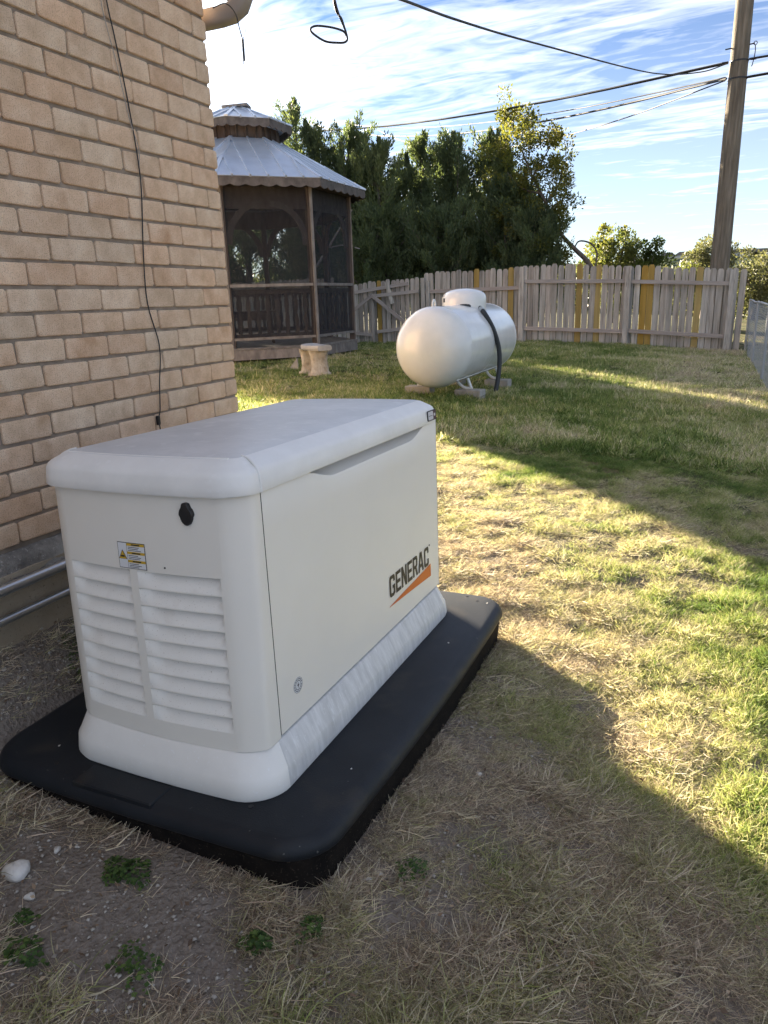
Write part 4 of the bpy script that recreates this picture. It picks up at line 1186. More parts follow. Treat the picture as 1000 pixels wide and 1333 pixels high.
# ------------------------------------------------------------------ chain link fence on the right
def build_chainlink():
    x0, y0, x1, y1 = 2.62, 16.2, 2.72, 5.2
    root = empty("chain_link_fence", (x1, 10, 0), "low galvanised chain link fence running along the right edge of the lawn", "fence")
    O = root.location; Hh = 1.15
    gzv = lambda y: float(ground(x0 + (x1 - x0) * (y0 - y) / (y0 - y1), y)) - 0.0
    X = lambda y: x0 + (x1 - x0) * (y0 - y) / (y0 - y1)
    for y in (16.15, 13.2, 10.3, 7.4, 5.2):
        MB().tube([(X(y) - O.x, y - O.y, gzv(y) - 0.1), (X(y) - O.x, y - O.y, gzv(y) + Hh + 0.03)], 0.024, 10).build("post", M_zinc, root, 60)
    MB().tube([(X(y) - O.x, y - O.y, gzv(y) + Hh) for y in np.linspace(y0, y1, 12)], 0.017, 8).build("top_rail", M_zinc, root, 60)
    p = 0.080; Ln = y0 - y1; V = []; F = []; r = 0.0014
    nseg = int((Ln + Hh) / p)
    for dr in (1, -1):
        for i in range(nseg + 1):
            s0 = i * p - (Hh if dr > 0 else 0)
            a = s0; b = s0 + Hh if dr > 0 else s0 + Hh
            if dr < 0: a, b = b - Hh, b
            za, zb = (0, Hh) if dr > 0 else (Hh, 0)
            # clip to 0..Ln
            if b < 0 or a > Ln: continue
            t0 = max(0, (0 - a) / (b - a)); t1 = min(1, (Ln - a) / (b - a))
            sa, sb = a + (b - a) * t0, a + (b - a) * t1; z1_, z2_ = za + (zb - za) * t0, za + (zb - za) * t1
            k = 3
            for q in range(k):
                u0, u1 = q / k, (q + 1) / k
                A = Vector((X(y0 - (sa + (sb - sa) * u0)), y0 - (sa + (sb - sa) * u0), 0)); B = Vector((X(y0 - (sa + (sb - sa) * u1)), y0 - (sa + (sb - sa) * u1), 0))
                A.z = gzv(A.y) + z1_ + (z2_ - z1_) * u0; B.z = gzv(B.y) + z1_ + (z2_ - z1_) * u1
                A -= O; B -= O; t = (B - A).normalized(); n1 = Vector((1, 0, 0)); n2 = t.cross(n1).normalized(); n0 = len(V)
                for c in (A, B):
                    for an in (0, 2.09, 4.19): V.append(c + (n1 * math.cos(an) + n2 * math.sin(an)) * r)
                for j in range(3): F.append((n0 + j, n0 + (j + 1) % 3, n0 + 3 + (j + 1) % 3, n0 + 3 + j))
    o = add("wire_mesh", mesh("wire_mesh", V, F), root, M_zinc); o["kind"] = "stuff"


build_chainlink()

# ------------------------------------------------------------------ utility pole and overhead cables
def build_pole():
    x, y = 1.925, 17.0; g = float(ground(x, y))
    root = empty("utility_pole", (x, y, g), "weathered round wooden utility pole standing just behind the picket fence", "utility pole")
    mb = MB(); rings = []
    mb.tube([(0, 0, -0.3), (0, 0, 2), (0.0, 0, 5), (0, 0, 9.6)], [0.215, 0.209, 0.194, 0.17], 28); mb.build("shaft", M_pole, root, 60)
    z = 5.98 - g
    MB().tube([(-0.30, -0.05, z + 0.26), (0.28, -0.05, z + 0.30)], 0.014, 8).build("through_bolt", M_black, root, 60)
    MB().tube([(-0.212, 0, z - 0.04), (-0.212, 0, z + 0.0)], 0.0, 4) if False else None
    MB().tube([(0, 0, z - 0.02), (0, 0, z + 0.01)], 0.196, 28).build("band", M_black, root, 60)
    MB().tube([(0, 0, z - 0.36), (0, 0, z - 0.33)], 0.198, 28).build("band", M_black, root, 60)
    for s in (-1, 1):
        MB().tube([(s * 0.23, -0.06, z), (s * 0.34, -0.06, z)], 0.022, 8).build("cable_clamp", M_black, root, 60)
    MB().tube([(0.29 + 0.035 * math.cos(a), -0.06, z + 0.30 + 0.035 * math.sin(a)) for a in np.linspace(0, 2 * math.pi, 12)], 0.008, 6).build("eye_bolt", M_black, root, 60)
    MB().tube(catmull([(0.29, -0.06, z + 0.27), (0.30, -0.06, z + 0.12), (0.27, -0.06, z - 0.1), (0.25, -0.06, z - 0.14)], 4), 0.010, 6).build("ground_wire", M_wire, root, 60)


build_pole()


def cable(pts, r, label, k=14, group="overhead cables"):
    o = MB().tube(catmull(pts, k), r, 6).build("overhead_cable", M_wire, None, 60); tag(o, label, "cable", group); return o


def span(a, b, sag, n=9):
    a = Vector(a); b = Vector(b); return [a.lerp(b, t) - Vector((0, 0, sag * 4 * t * (1 - t))) for t in np.linspace(0, 1, n)]


cable(span((-28.3, 40.0, 12.35), (1.70, 16.92, 5.97), 0.85), 0.030, "topmost long overhead cable from the pole toward the gazebo roof", 4)
cable(span((-21.6, 40, 11.60), (1.70, 16.92, 5.66), 0.95), 0.026, "dark lower overhead cable fastened at the pole's black band", 4)
cable(span((-21.4, 40.2, 11.95), (1.68, 16.98, 5.70), 0.80), 0.014, "thin cable running just above the dark lower overhead cable", 4)
cable(span((-17.0, 40, 10.7), (1.68, 16.94, 5.63), 1.25), 0.014, "lowest thin sagging cable passing over the tree tops", 4)
cable(span((2.12, 16.95, 5.99), (14, 14.2, 7.4), 0.5), 0.022, "cable leaving the pole to the right at the upper clamp", 4)
cable(span((2.12, 16.95, 5.64), (14, 14.2, 7.0), 0.4), 0.026, "cable leaving the pole to the right at the black band", 4)
cable([(1.70, 16.9, 5.95), (1.2, 15.6, 5.55), (0.471, 13.286, 5.10), (-0.422, 7.637, 4.247), (-0.59, 5.03, 3.79), (-0.56, 3.467, 3.49), (-0.60, 1.9, 3.22), (-0.75, 0.40, 3.02)], 0.012, "service cable sweeping down from the pole toward the house eave", 10)
lp = catmull([(0.400, 0.36, 2.90), (0.405, 0.28, 2.60), (0.426, 0.279, 2.369), (0.447, 0.327, 2.265), (0.445, 0.325, 2.235), (0.41, 0.31, 2.232), (0.365, 0.29, 2.240), (0.325, 0.265, 2.268), (0.322, 0.262, 2.284), (0.345, 0.275, 2.292), (0.40, 0.30, 2.284), (0.436, 0.322, 2.272), (0.448, 0.328, 2.256), (0.436, 0.315, 2.31), (0.416, 0.285, 2.40), (0.40, 0.32, 2.90)], 6)
tag(MB().tube(lp, 0.0042, 8).build("hanging_cable_loop", M_wire, None, 60), "coiled black cable loop hanging in front of the sky", "cable")


# ------------------------------------------------------------------ trees
def leaves(centres, radii, n_each, size, aspect, up=0.5, seed=0, tint=(0.2, 0.8), elong=0.0, dirs=None):
    r = np.random.default_rng(seed); C = np.repeat(np.asarray(centres), n_each, 0); RR = np.repeat(np.asarray(radii), n_each)
    n = len(C)
    d = r.normal(size=(n, 3)); d /= np.linalg.norm(d, axis=1)[:, None]
    rad = RR * r.random(n) ** (1 / 2.2)
    if dirs is not None:
        D = np.repeat(np.asarray(dirs), n_each, 0)
        off = d * (rad * 0.55)[:, None] + D * ((r.random(n) * 2 - 0.7) * RR * 1.1)[:, None]
    else:
        D = None; off = d * rad[:, None]
    P = C + off
    axis = d * 0.8 + r.normal(size=(n, 3)) * 0.5; axis[:, 2] += up
    if D is not None: axis += D * 1.1
    axis /= np.linalg.norm(axis, axis=1)[:, None]
    side = np.cross(axis, r.normal(size=(n, 3))); side /= np.linalg.norm(side, axis=1)[:, None] + 1e-9
    s = size * (0.6 + 0.8 * r.random(n)); w = s * aspect
    V = np.empty((n, 4, 3)); V[:, 0] = P; V[:, 1] = P + axis * (s * 0.5)[:, None] + side * (w * 0.5)[:, None]
    V[:, 2] = P + axis * s[:, None]; V[:, 3] = P + axis * (s * 0.5)[:, None] - side * (w * 0.5)[:, None]
    ct = np.repeat(r.random(len(centres)), n_each)
    t = tint[0] + (tint[1] - tint[0]) * np.clip(0.55 * ct + 0.45 * r.random(n), 0, 1)
    return V.reshape(-1, 3), np.arange(n * 4).reshape(n, 4), t


M_cedar = leafmat("cedar_foliage", [(0.0, (0.060, 0.084, 0.050)), (0.5, (0.115, 0.150, 0.075)), (1.0, (0.24, 0.26, 0.11))], 0.42)
M_oak = leafmat("oak_foliage", [(0.0, (0.055, 0.075, 0.020)), (0.5, (0.12, 0.13, 0.035)), (1.0, (0.24, 0.21, 0.06))], 0.5)
M_yel = leafmat("yellow_green_foliage", [(0.0, (0.06, 0.085, 0.028)), (0.5, (0.13, 0.15, 0.05)), (1.0, (0.26, 0.23, 0.08))], 0.4)
M_olive = leafmat("olive_foliage", [(0.0, (0.07, 0.08, 0.045)), (0.5, (0.14, 0.145, 0.08)), (1.0, (0.24, 0.235, 0.14))], 0.3)
M_shrub = leafmat("shrub_foliage", [(0.0, (0.04, 0.065, 0.018)), (0.5, (0.10, 0.125, 0.035)), (1.0, (0.22, 0.21, 0.06))], 0.45)


def cedar(x, y, top, rad, label, seed, n=42, dens=1.0, light=0.0):
    r = np.random.default_rng(seed); g = float(ground(x, y)); Ht = top - g
    root = empty("cedar_tree", (x, y, g), label, "tree", "cedar trees behind the fence")
    tr = MB(); tr.tube([(0, 0, -0.2), (0.05 * r.normal(), 0.05, Ht * 0.4), (0.1 * r.normal(), 0, Ht * 0.75), (0, 0, Ht * 0.97)], [0.16, 0.12, 0.06, 0.012], 8)
    C = []; RD = []; D = []
    nb = int(n * 2.6)
    for i in range(nb):
        h = 0.06 + 0.94 * (i + r.random()) / nb
        prof = (1 - h) ** 0.48 * (0.85 + 0.35 * r.random()) + 0.03
        if h < 0.2: prof *= 0.85
        a = r.random() * 2 * math.pi; L_ = rad * 1.18 * prof * (0.30 + 0.85 * r.random() ** 1.2)
        rise = (0.30 + 0.75 * r.random()) * L_ + 0.12
        base = np.array([0, 0, h * Ht * 0.93]); tip = base + np.array([math.cos(a) * L_, math.sin(a) * L_, rise])
        if i % 2 == 0: tr.tube([base, (base + tip) / 2 + np.array([0, 0, -0.05]), tip], [0.035 * (1 - h) + 0.008, 0.02, 0.006], 5)
        m = 3 if L_ > 0.6 else 2
        for q in range(m):
            f = 1 - q / (m + 0.5); c = base + (tip - base) * f
            dd = np.array([math.cos(a) * 0.45 + r.normal() * 0.25, math.sin(a) * 0.45 + r.normal() * 0.25, 0.85]); dd /= np.linalg.norm(dd)
            C.append(c + np.array([0, 0, -0.05])); RD.append(0.20 + 0.22 * r.random() * (1 - h * 0.5)); D.append(dd)
    for k in range(9):   # secondary feathery leaders
        a = r.random() * 6.283; rr = rad * (0.25 + 0.75 * r.random()); h0 = Ht * (1 - (rr / rad) ** 1.3 * (0.30 + 0.25 * r.random())) * (0.86 + 0.1 * r.random())
        for q in range(5):
            C.append(np.array([math.cos(a) * rr, math.sin(a) * rr, h0 + 0.13 * q])); RD.append(0.17 - 0.025 * q); D.append(np.array([0.1 * math.cos(a), 0.1 * math.sin(a), 1.0]))
    for q in range(7):   # leader sprays at the ragged top
        C.append(np.array([r.normal() * 0.10, r.normal() * 0.10, Ht * (0.91 + 0.014 * q)])); RD.append(0.16 - 0.012 * q); D.append(np.array([0, 0, 1.0]))
    ne = int(118 * dens)
    V, F, t = leaves(C, RD, ne, 0.115, 0.30, 0.8, seed, (0.0 + light, 0.75 + light), dirs=D)
    tr.build("trunk", M_bark, root, 60)
    add("crown", fast_mesh("crown", V, F, t), root, M_cedar)
    return root


cedar(-13.0, 23.4, 8.35, 1.5, "tallest spindly cedar with feathery tip beside the gazebo cupola", 1, 34, 0.7)
cedar(-12.0, 22.6, 7.2, 1.9, "dark cedar close behind the gazebo's right roof edge", 2, 40)
cedar(-10.6, 23.2, 7.25, 1.9, "bushy cedar with rounded top second right of the gazebo", 3, 40)
cedar(-9.2, 22.4, 6.45, 1.7, "lighter green cedar behind the sagging wooden gate", 4, 40, 1.0, 0.18)
cedar(-7.8, 23.3, 6.60, 1.6, "cedar with twin feathery tips above the left part of the tank", 5, 40, 0.85)
cedar(-6.5, 22.8, 6.40, 1.5, "cedar directly behind the propane tank dome", 6, 38, 0.85)
cedar(-5.3, 23.2, 6.45, 1.4, "narrow pointed cedar just left of the pale oak", 7, 36, 0.85)
cedar(-23.0, 24.0, 10.5, 1.7, "added cedar on the far left, hidden by the house, shading the lawn", 16, 44, 1.2)  # unseen tree, added to block low sun through the gazebo screens
cedar(-26.3, 23.0, 7.9, 1.0, "short unseen cedar added at the very far left to shade the lawn", 18, 40, 1.2)  # added out of view, height chosen to shade lawn near the house corner
cedar(-24.9, 23.6, 10.5, 1.4, "unseen cedar added behind the house to cast shade over the lawn", 17, 44, 1.2)  # out of view, added to keep sun off the lawn past the gazebo
cedar(-4.3, 21.6, 4.6, 1.5, "short dark cedar under the oak crown behind the fence", 8, 34)
cedar(-11.3, 20.9, 4.3, 1.6, "short cedar low behind the gate, dead branch beside it", 9, 34)
cedar(-14.9, 22.5, 7.6, 2.1, "broad cedar mostly hidden by the gazebo roof", 10, 40)
cedar(-17.2, 24.0, 8.2, 2.2, "broad cedar far behind the house corner, left of the gazebo", 11, 40)
cedar(-19.4, 22.5, 7.8, 2.1, "cedar at the far left beyond the house corner", 12, 36)
cedar(-8.3, 20.6, 3.9, 1.5, "low dark cedar between gate and tank just over the pickets", 13, 34)
cedar(-6.2, 20.6, 3.8, 1.5, "low dark cedar over the pickets right behind the tank", 14, 34)
cedar(-3.3, 20.8, 3.6, 1.1, "low cedar over the pickets at the foot of the leaning oak", 15, 30)

# dead leaning branch
db = MB().tube(catmull([(-10.9, 19.9, 1.9), (-10.2, 19.8, 2.6), (-9.4, 19.7, 3.5), (-8.95, 19.7, 4.0)], 4), [0.05, 0.05, 0.048, 0.045, 0.043, 0.04, 0.038, 0.035, 0.03, 0.028, 0.025, 0.02, 0.014], 7)
db.tube(catmull([(-9.9, 19.75, 2.9), (-9.3, 19.7, 2.95), (-8.7, 19.6, 2.8)], 4), 0.018, 5)
tag(db.build("dead_branch", M_deadwood, None, 60), "bare grey dead branch leaning behind the gate", "branch")


def branchy(name, x, y, label, mat_, limbs, clumps, n_each, size, aspect, tint, seed, group=None, up=0.2):
    g = float(ground(x, y)); root = empty(name, (x, y, g), label, "tree", group)
    mb = MB()
    for pts, r0, r1 in limbs:
        P = catmull([Vector(p) - Vector((x, y, g)) for p in pts], 5); n = len(P)
        mb.tube(P, [r0 + (r1 - r0) * i / (n - 1) for i in range(n)], 8)
    mb.build("trunk", M_bark, root, 60)
    C = [np.array(c[:3]) - np.array([x, y, g]) for c in clumps]; RD = [c[3] for c in clumps]
    V, F, t = leaves(C, RD, n_each, size, aspect, up, seed, tint)
    add("crown", fast_mesh("crown", V, F, t), root, mat_)
    return root


def oak():
    r = random.Random(21); Y = 21.5
    cl = []
    # crown seen as a ragged column leaning right
    spec = [(-4.35, 6.15, 0.45), (-4.45, 6.7, 0.30), (-4.0, 6.3, 0.40), (-3.7, 6.0, 0.35), (-4.5, 5.6, 0.6), (-3.9, 5.5, 0.6), (-3.3, 5.7, 0.35), (-2.95, 5.75, 0.28), (-4.4, 4.9, 0.6), (-3.7, 4.9, 0.6), (-3.1, 5.1, 0.40),
            (-2.75, 4.95, 0.30), (-4.1, 4.3, 0.65), (-3.4, 4.3, 0.55), (-2.8, 4.4, 0.38), (-2.55, 4.1, 0.26), (-4.3, 3.6, 0.6), (-3.6, 3.6, 0.55), (-3.0, 3.7, 0.35), (-2.75, 3.35, 0.26), (-4.2, 3.0, 0.6), (-3.5, 2.9, 0.5), (-2.9, 2.7, 0.35), (-2.6, 2.3, 0.3)]
    for x, z, R_ in spec:
        for _ in range(7):
            cl.append((x + r.gauss(0, R_ * 0.55), Y + r.gauss(0, 0.55), z + r.gauss(0, R_ * 0.5), 0.17 + 0.14 * r.random()))
    limbs = [([(-1.55, Y, 0), (-1.6, Y, 1.5), (-1.8, Y, 2.1), (-2.25, Y, 2.55), (-2.75, Y, 3.1), (-3.15, Y, 3.9), (-3.6, Y, 4.7), (-4.0, Y, 5.6)], 0.10, 0.02),
             ([(-2.25, Y, 2.55), (-2.1, Y, 2.75), (-1.75, Y, 2.66), (-1.55, Y, 2.35), (-1.62, Y, 1.8)], 0.022, 0.03),
             ([(-2.75, Y, 3.1), (-2.9, Y, 2.8), (-3.4, Y, 2.7)], 0.04, 0.015), ([(-3.15, Y, 3.9), (-2.8, Y, 4.4), (-2.7, Y, 4.9)], 0.035, 0.01),
             ([(-3.6, Y, 4.7), (-3.2, Y, 5.3), (-3.0, Y, 5.7)], 0.035, 0.01), ([(-3.3, Y, 4.2), (-3.9, Y, 4.4), (-4.4, Y, 4.9)], 0.04, 0.01)]
    branchy("oak_tree", -1.55, Y, "tall ragged oak with pale leaves and a bent leaning trunk", M_oak, limbs, cl, 95, 0.085, 0.55, (0.1, 1.0), 5)


oak()



def round_tree(name, x, y, top, rad, label, mat_, seed, n=70, ne=110, size=0.12, tint=(0.1, 1), zfrac=0.55, group=None, cat_h=None):
    r = random.Random(seed); g = float(ground(x, y)); cz = g + (top - g) * zfrac; hz = top - cz
    cl = []
    for _ in range(n):
        a = r.uniform(0, 2 * math.pi); u = r.uniform(-1, 1); k = r.uniform(0.45, 1.0) * (0.8 + 0.25 * math.sin(3 * a + seed) + 0.12 * r.random())
        s = math.sqrt(1 - u * u); cl.append((x + rad * k * s * math.cos(a), y + rad * k * s * math.sin(a), cz + hz * k * u, rad * r.uniform(0.13, 0.26)))
    limbs = [([(x, y, g - 0.1), (x + 0.05, y, g + (cz - g) * 0.5), (x, y, cz)], rad * 0.09, rad * 0.05)]
    for k in range(5):
        a = k * 1.3; limbs.append(([(x, y, g + (cz - g) * 0.7), (x + rad * 0.3 * math.cos(a), y + rad * 0.3 * math.sin(a), cz), (x + rad * 0.6 * math.cos(a), y + rad * 0.6 * math.sin(a), cz + hz * 0.5)], rad * 0.04, rad * 0.01))
    return branchy(name, x, y, label, mat_, limbs, cl, ne, size, 0.5, tint, seed, group)


for i, (x, y, t, rd, lb) in enumerate([(-12.2, 25.2, 6.9, 1.7, "rounded dark leafy tree filling the gap right of the cupola"), (-10.2, 25.6, 6.6, 1.6, "rounded dark leafy tree behind the bushy cedars, above the gate"), (-8.5, 25.0, 6.15, 1.7, "rounded dark leafy tree in the dip of the tree line"),
                                        (-6.9, 25.4, 6.3, 1.6, "rounded dark leafy tree behind the cedars over the tank"), (-5.6, 25.0, 6.2, 1.4, "rounded dark leafy tree between the pointed cedar and the oak")]):
    round_tree("leafy_tree", x, y, t, rd, lb, M_cedar, 80 + i, 80, 125, 0.12, (0.25, 1.0), 0.5, "rounded trees behind the cedars")
round_tree("leafy_tree", -1.75, 28.0, 4.0, 1.35, "rounded yellow green tree behind the fence, left of the pole", M_yel, 31, 85, 120, 0.12)
round_tree("leafy_tree", -0.55, 27.0, 3.1, 0.95, "darker low tree adjoining the yellow green tree on its right", M_shrub, 32, 60, 110, 0.11, (0, 0.5))
round_tree("leafy_tree", 0.35, 38.0, 2.6, 1.0, "small bright bush far behind the fence left of the pole", M_yel, 33, 45, 90, 0.14, (0.2, 0.8))
round_tree("olive_tree", 1.3, 42.0, 3.9, 1.5, "grey green tree partly hidden by the utility pole", M_olive, 34, 80, 110, 0.15, (0.2, 1))
round_tree("olive_tree", 4.0, 46.0, 3.3, 2.2, "grey green tree just right of the utility pole", M_olive, 35, 90, 110, 0.17, (0.1, 1))
round_tree("olive_tree", 7.6, 50.0, 3.9, 2.8, "grey green tree at the far right beyond the yard", M_olive, 36, 90, 110, 0.19, (0.1, 0.9))
for i, (x, y, t, rd, lb) in enumerate([(3.9, 19.0, 1.45, 0.75, "leafy green shrub right behind the end of the picket fence"), (4.6, 15.5, 1.3, 0.9, "leafy shrub behind the chain link fence at the frame edge"), (5.6, 20.5, 2.3, 1.3, "taller green shrub beyond the chain link fence"), (4.9, 23.5, 1.9, 1.1, "yellowish shrub farther beyond the chain link fence"), (5.4, 12.5, 1.0, 0.9, "low shrub outside the chain link fence on the right")]):
    round_tree("green_shrub", x, y, t, rd, lb, M_shrub, 50 + i, 60, 110, 0.075 if y < 20 else 0.10, (0.05, 1.0), 0.45, "shrubs beyond the chain link fence")


def far_hill():
    # ridge with a bumpy tree-covered top, far beyond the yard
    xs = np.linspace(-900, 900, 420); ys = np.linspace(420, 900, 60)
    gx, gy = np.meshgrid(xs, ys); t = (gy - 420) / 480
    hgt = 24 + 9 * (vnoise(gx, gy * 0, 0.006, 5) - 0.5) + 5 * (vnoise(gx, gy * 0, 0.02, 6) - 0.5)
    Z = -6 + (hgt + 6) * ss(0, 0.55, t) + (vnoise(gx, gy, 0.16, 7) - 0.4) * 3.4 + (vnoise(gx, gy, 0.35, 8) - 0.5) * 2.2
    V = np.stack([gx, gy, Z], -1).reshape(-1, 3); n = len(xs); i = np.arange((len(ys) - 1) * n).reshape(-1, n)[:, :-1].ravel()
    me = fast_mesh("hill", V, np.stack([i, i + 1, i + 1 + n, i + n], 1)); me.shade_smooth()
    mt = mat("distant_wooded_hill", [(0.045, 0.065, 0.045), (0.085, 0.105, 0.075), (0.14, 0.155, 0.12)], rough=1, scale=0.12, detail=6, spec=0)
    tag(add("hill", me, None, mt), kind="structure")
    r = random.Random(9)
    lbs = ["pale house on the distant ridge seen just left of the pole tree", "pale low house on the distant ridge, leftmost of the row", "white house on the ridge right of the utility pole", "long pale house on the far ridge near the picture edge", "small pale house on the far ridge at the picture edge"]
    for k, (x, w_) in enumerate(((-17, 8), (-27, 6), (4, 7), (14, 11), (23, 7))):
        y = 690; z = 21.6 + 9 * (float(vnoise(x, 0, 0.006, 5)) - 0.5) + 5 * (float(vnoise(x, 0, 0.02, 6)) - 0.5)
        X_ = x * 690 / 500.0
        rt = empty("distant_house", (X_, y - 20, z + 2.0), lbs[k], "house", "pale houses on the distant ridge")
        MB().box(-w_, w_, -5, 5, -4, 3.2).build("wall", M_hw, rt)
        MB().loft([[(-w_ - 0.6, -5.8, 3.2), (w_ + 0.6, -5.8, 3.2), (w_ + 0.6, 5.8, 3.2), (-w_ - 0.6, 5.8, 3.2)], [(-w_ + 3, -0.2, 6), (w_ - 3, -0.2, 6), (w_ - 3, 0.2, 6), (-w_ + 3, 0.2, 6)]]).build("roof", M_roof, rt)
    # a band of woodland between the yard and the ridge
    cl = []
    for _ in range(2600):
        x = r.uniform(-220, 90); y = r.uniform(75, 170)
        cl.append((x, y, float(ground(x, y)) + r.uniform(0.5, 3.4) + (y - 75) * 0.020, r.uniform(1.0, 2.0)))
    V, F, t = leaves([c[:3] for c in cl], [c[3] for c in cl], 60, 0.75, 0.6, 0.2, 77, (0.0, 0.9))
    o = add("woodland", fast_mesh("woodland", V, F, t), None, M_olive); tag(o, "band of grey green woodland below the distant ridge", "woodland", kind="stuff")


far_hill()

# ------------------------------------------------------------------ stones and weeds
def rock(name, loc, s, seed, m, label=None, cat=None, group=None, flat=0.6):
    r = random.Random(seed); V = []; F = []; nu, nv = 12, 8
    for i in range(nv + 1):
        th = math.pi * i / nv
        for j in range(nu):
            ph = 2 * math.pi * j / nu; k = 1 + 0.13 * math.sin(3 * ph + seed) * math.sin(th) + r.uniform(-0.07, 0.07)
            V.append((s[0] * k * math.sin(th) * math.cos(ph), s[1] * k * math.sin(th) * math.sin(ph), s[2] * k * math.cos(th)))
    for i in range(nv):
        for j in range(nu): F.append((i * nu + j, (i + 1) * nu + j, (i + 1) * nu + (j + 1) % nu, i * nu + (j + 1) % nu))
    o = add(name, mesh(name, V, F, 80), None, m, loc=loc, rot=(r.uniform(-.2, .2), r.uniform(-.2, .2), r.uniform(0, 3)))
    if label: tag(o, label, cat, group)
    return o


gz_ = lambda x, y: float(ground(x, y))
rock("limestone_rock", (0.575, -1.815, gz_(0.575, -1.815) + 0.008), (0.034, 0.026, 0.020), 4, M_stone, "white limestone rock on bare dirt at the left frame edge", "rock")
for k, (x, y, s, lb) in enumerate([(0.655, -1.85, 0.012, "small pale stone just right of the white rock"), (0.60, -1.725, 0.010, "small pale stone on the dirt above the white rock"), (1.30, -1.50, 0.012, "pale pebble beside the pad corner, near the green weed"), (1.415, -1.02, 0.011, "pale pebble along the right side of the black pad"), (1.315, -1.47, 0.009, "smaller pebble by the pad corner")]):
    rock("pebble", (x, y, gz_(x, y) + s * 0.3), (s, s * 0.8, s * 0.6), 60 + k, M_stone, lb, "stone", "pale stones around the pad")


def in_pad(x, y, m=0.0):
    d = np.stack([x - GO.x, y - GO.y]); lx = d[0] * GW.x + d[1] * GW.y; ly = d[0] * GL.x + d[1] * GL.y
    return (lx > (-0.585 - m) * GS) & (lx < (0.482 + m) * GS) & (ly > (-0.70 - m) * GS) & (ly < (0.79 + m) * GS)


def gravel():
    n = 5200
    x = np.concatenate([rng.uniform(0.1, 1.5, n), rng.uniform(1.25, 1.75, n // 3)]); y = np.concatenate([rng.uniform(-2.3, -1.45, n), rng.uniform(-1.7, 0.1, n // 3)])
    x = np.concatenate([x, rng.uniform(0.05, 0.35, n)]); y = np.concatenate([y, rng.uniform(-1.7, 0, n)])
    ok = ~in_pad(x, y, 0.0); x, y = x[ok], y[ok]; n = len(x)
    s = 0.0012 + 0.0050 * rng.random(n) ** 4 + np.where(x < 0.36, 0.006 * rng.random(n) ** 5, 0); z = ground(x, y) + s * 0.4
    base = np.array([(1, 0, 0), (-1, 0, 0), (0, 1, 0), (0, -1, 0), (0, 0, 0.7), (0, 0, -0.7)], float)
    fc = np.array([(0, 2, 4), (2, 1, 4), (1, 3, 4), (3, 0, 4), (2, 0, 5), (1, 2, 5), (3, 1, 5), (0, 3, 5)])
    J = 1 + rng.uniform(-0.35, 0.35, (n, 6, 3)); V = base[None] * J * s[:, None, None]
    a = rng.uniform(0, 6.28, n); c_, s_ = np.cos(a), np.sin(a); X_ = V[..., 0] * c_[:, None] - V[..., 1] * s_[:, None]; Y_ = V[..., 0] * s_[:, None] + V[..., 1] * c_[:, None]
    V = np.stack([X_ + x[:, None], Y_ + y[:, None], V[..., 2] + z[:, None]], -1).reshape(-1, 3)
    F = (fc[None] + (np.arange(n) * 6)[:, None, None]).reshape(-1, 3)
    o = add("gravel", fast_mesh("gravel", V, F), None, M_chip); tag(o, "scattered limestone chips on the bare dirt around the pad", "gravel", kind="stuff")


gravel()

def litter():
    n = 6500
    x = np.concatenate([rng.uniform(0.05, 2.3, n), rng.uniform(0.05, 0.4, n // 2)]); y = np.concatenate([rng.uniform(-2.3, 0.3, n), rng.uniform(-1.7, 0.0, n // 2)])
    ok = ~in_pad(x, y, 0.0); x, y = x[ok], y[ok]; n = len(x)
    s = 0.003 + 0.007 * rng.random(n) ** 2; a = rng.uniform(0, 6.283, n); el = rng.normal(0, 0.45, n)
    ax = np.stack([np.cos(a) * np.cos(el), np.sin(a) * np.cos(el), np.sin(el)], 1); sd_ = np.stack([-np.sin(a), np.cos(a), rng.normal(0, 0.35, n)], 1)
    P = np.stack([x, y, ground(x, y) + 0.003 + 0.012 * rng.random(n)], 1); w = s * rng.uniform(0.25, 0.6, n)
    V = np.stack([P - ax * s[:, None], P + sd_ * w[:, None], P + ax * s[:, None], P - sd_ * w[:, None]], 1).reshape(-1, 3)
    m = leafmat("dry_leaf_litter", [(0.0, (0.09, 0.06, 0.042)), (0.5, (0.26, 0.18, 0.12)), (1.0, (0.48, 0.38, 0.27))], 0.15)
    o = add("leaf_litter", fast_mesh("leaf_litter", V, np.arange(n * 4).reshape(n, 4), rng.random(n)), None, m); tag(o, "crumbled dry leaf litter on the soil around the pad", "leaf litter", kind="stuff")


litter()
M_weed = leafmat("weed_leaf", [(0.0, (0.045, 0.085, 0.028)), (0.6, (0.085, 0.15, 0.045)), (1.0, (0.16, 0.23, 0.065))], 0.35)


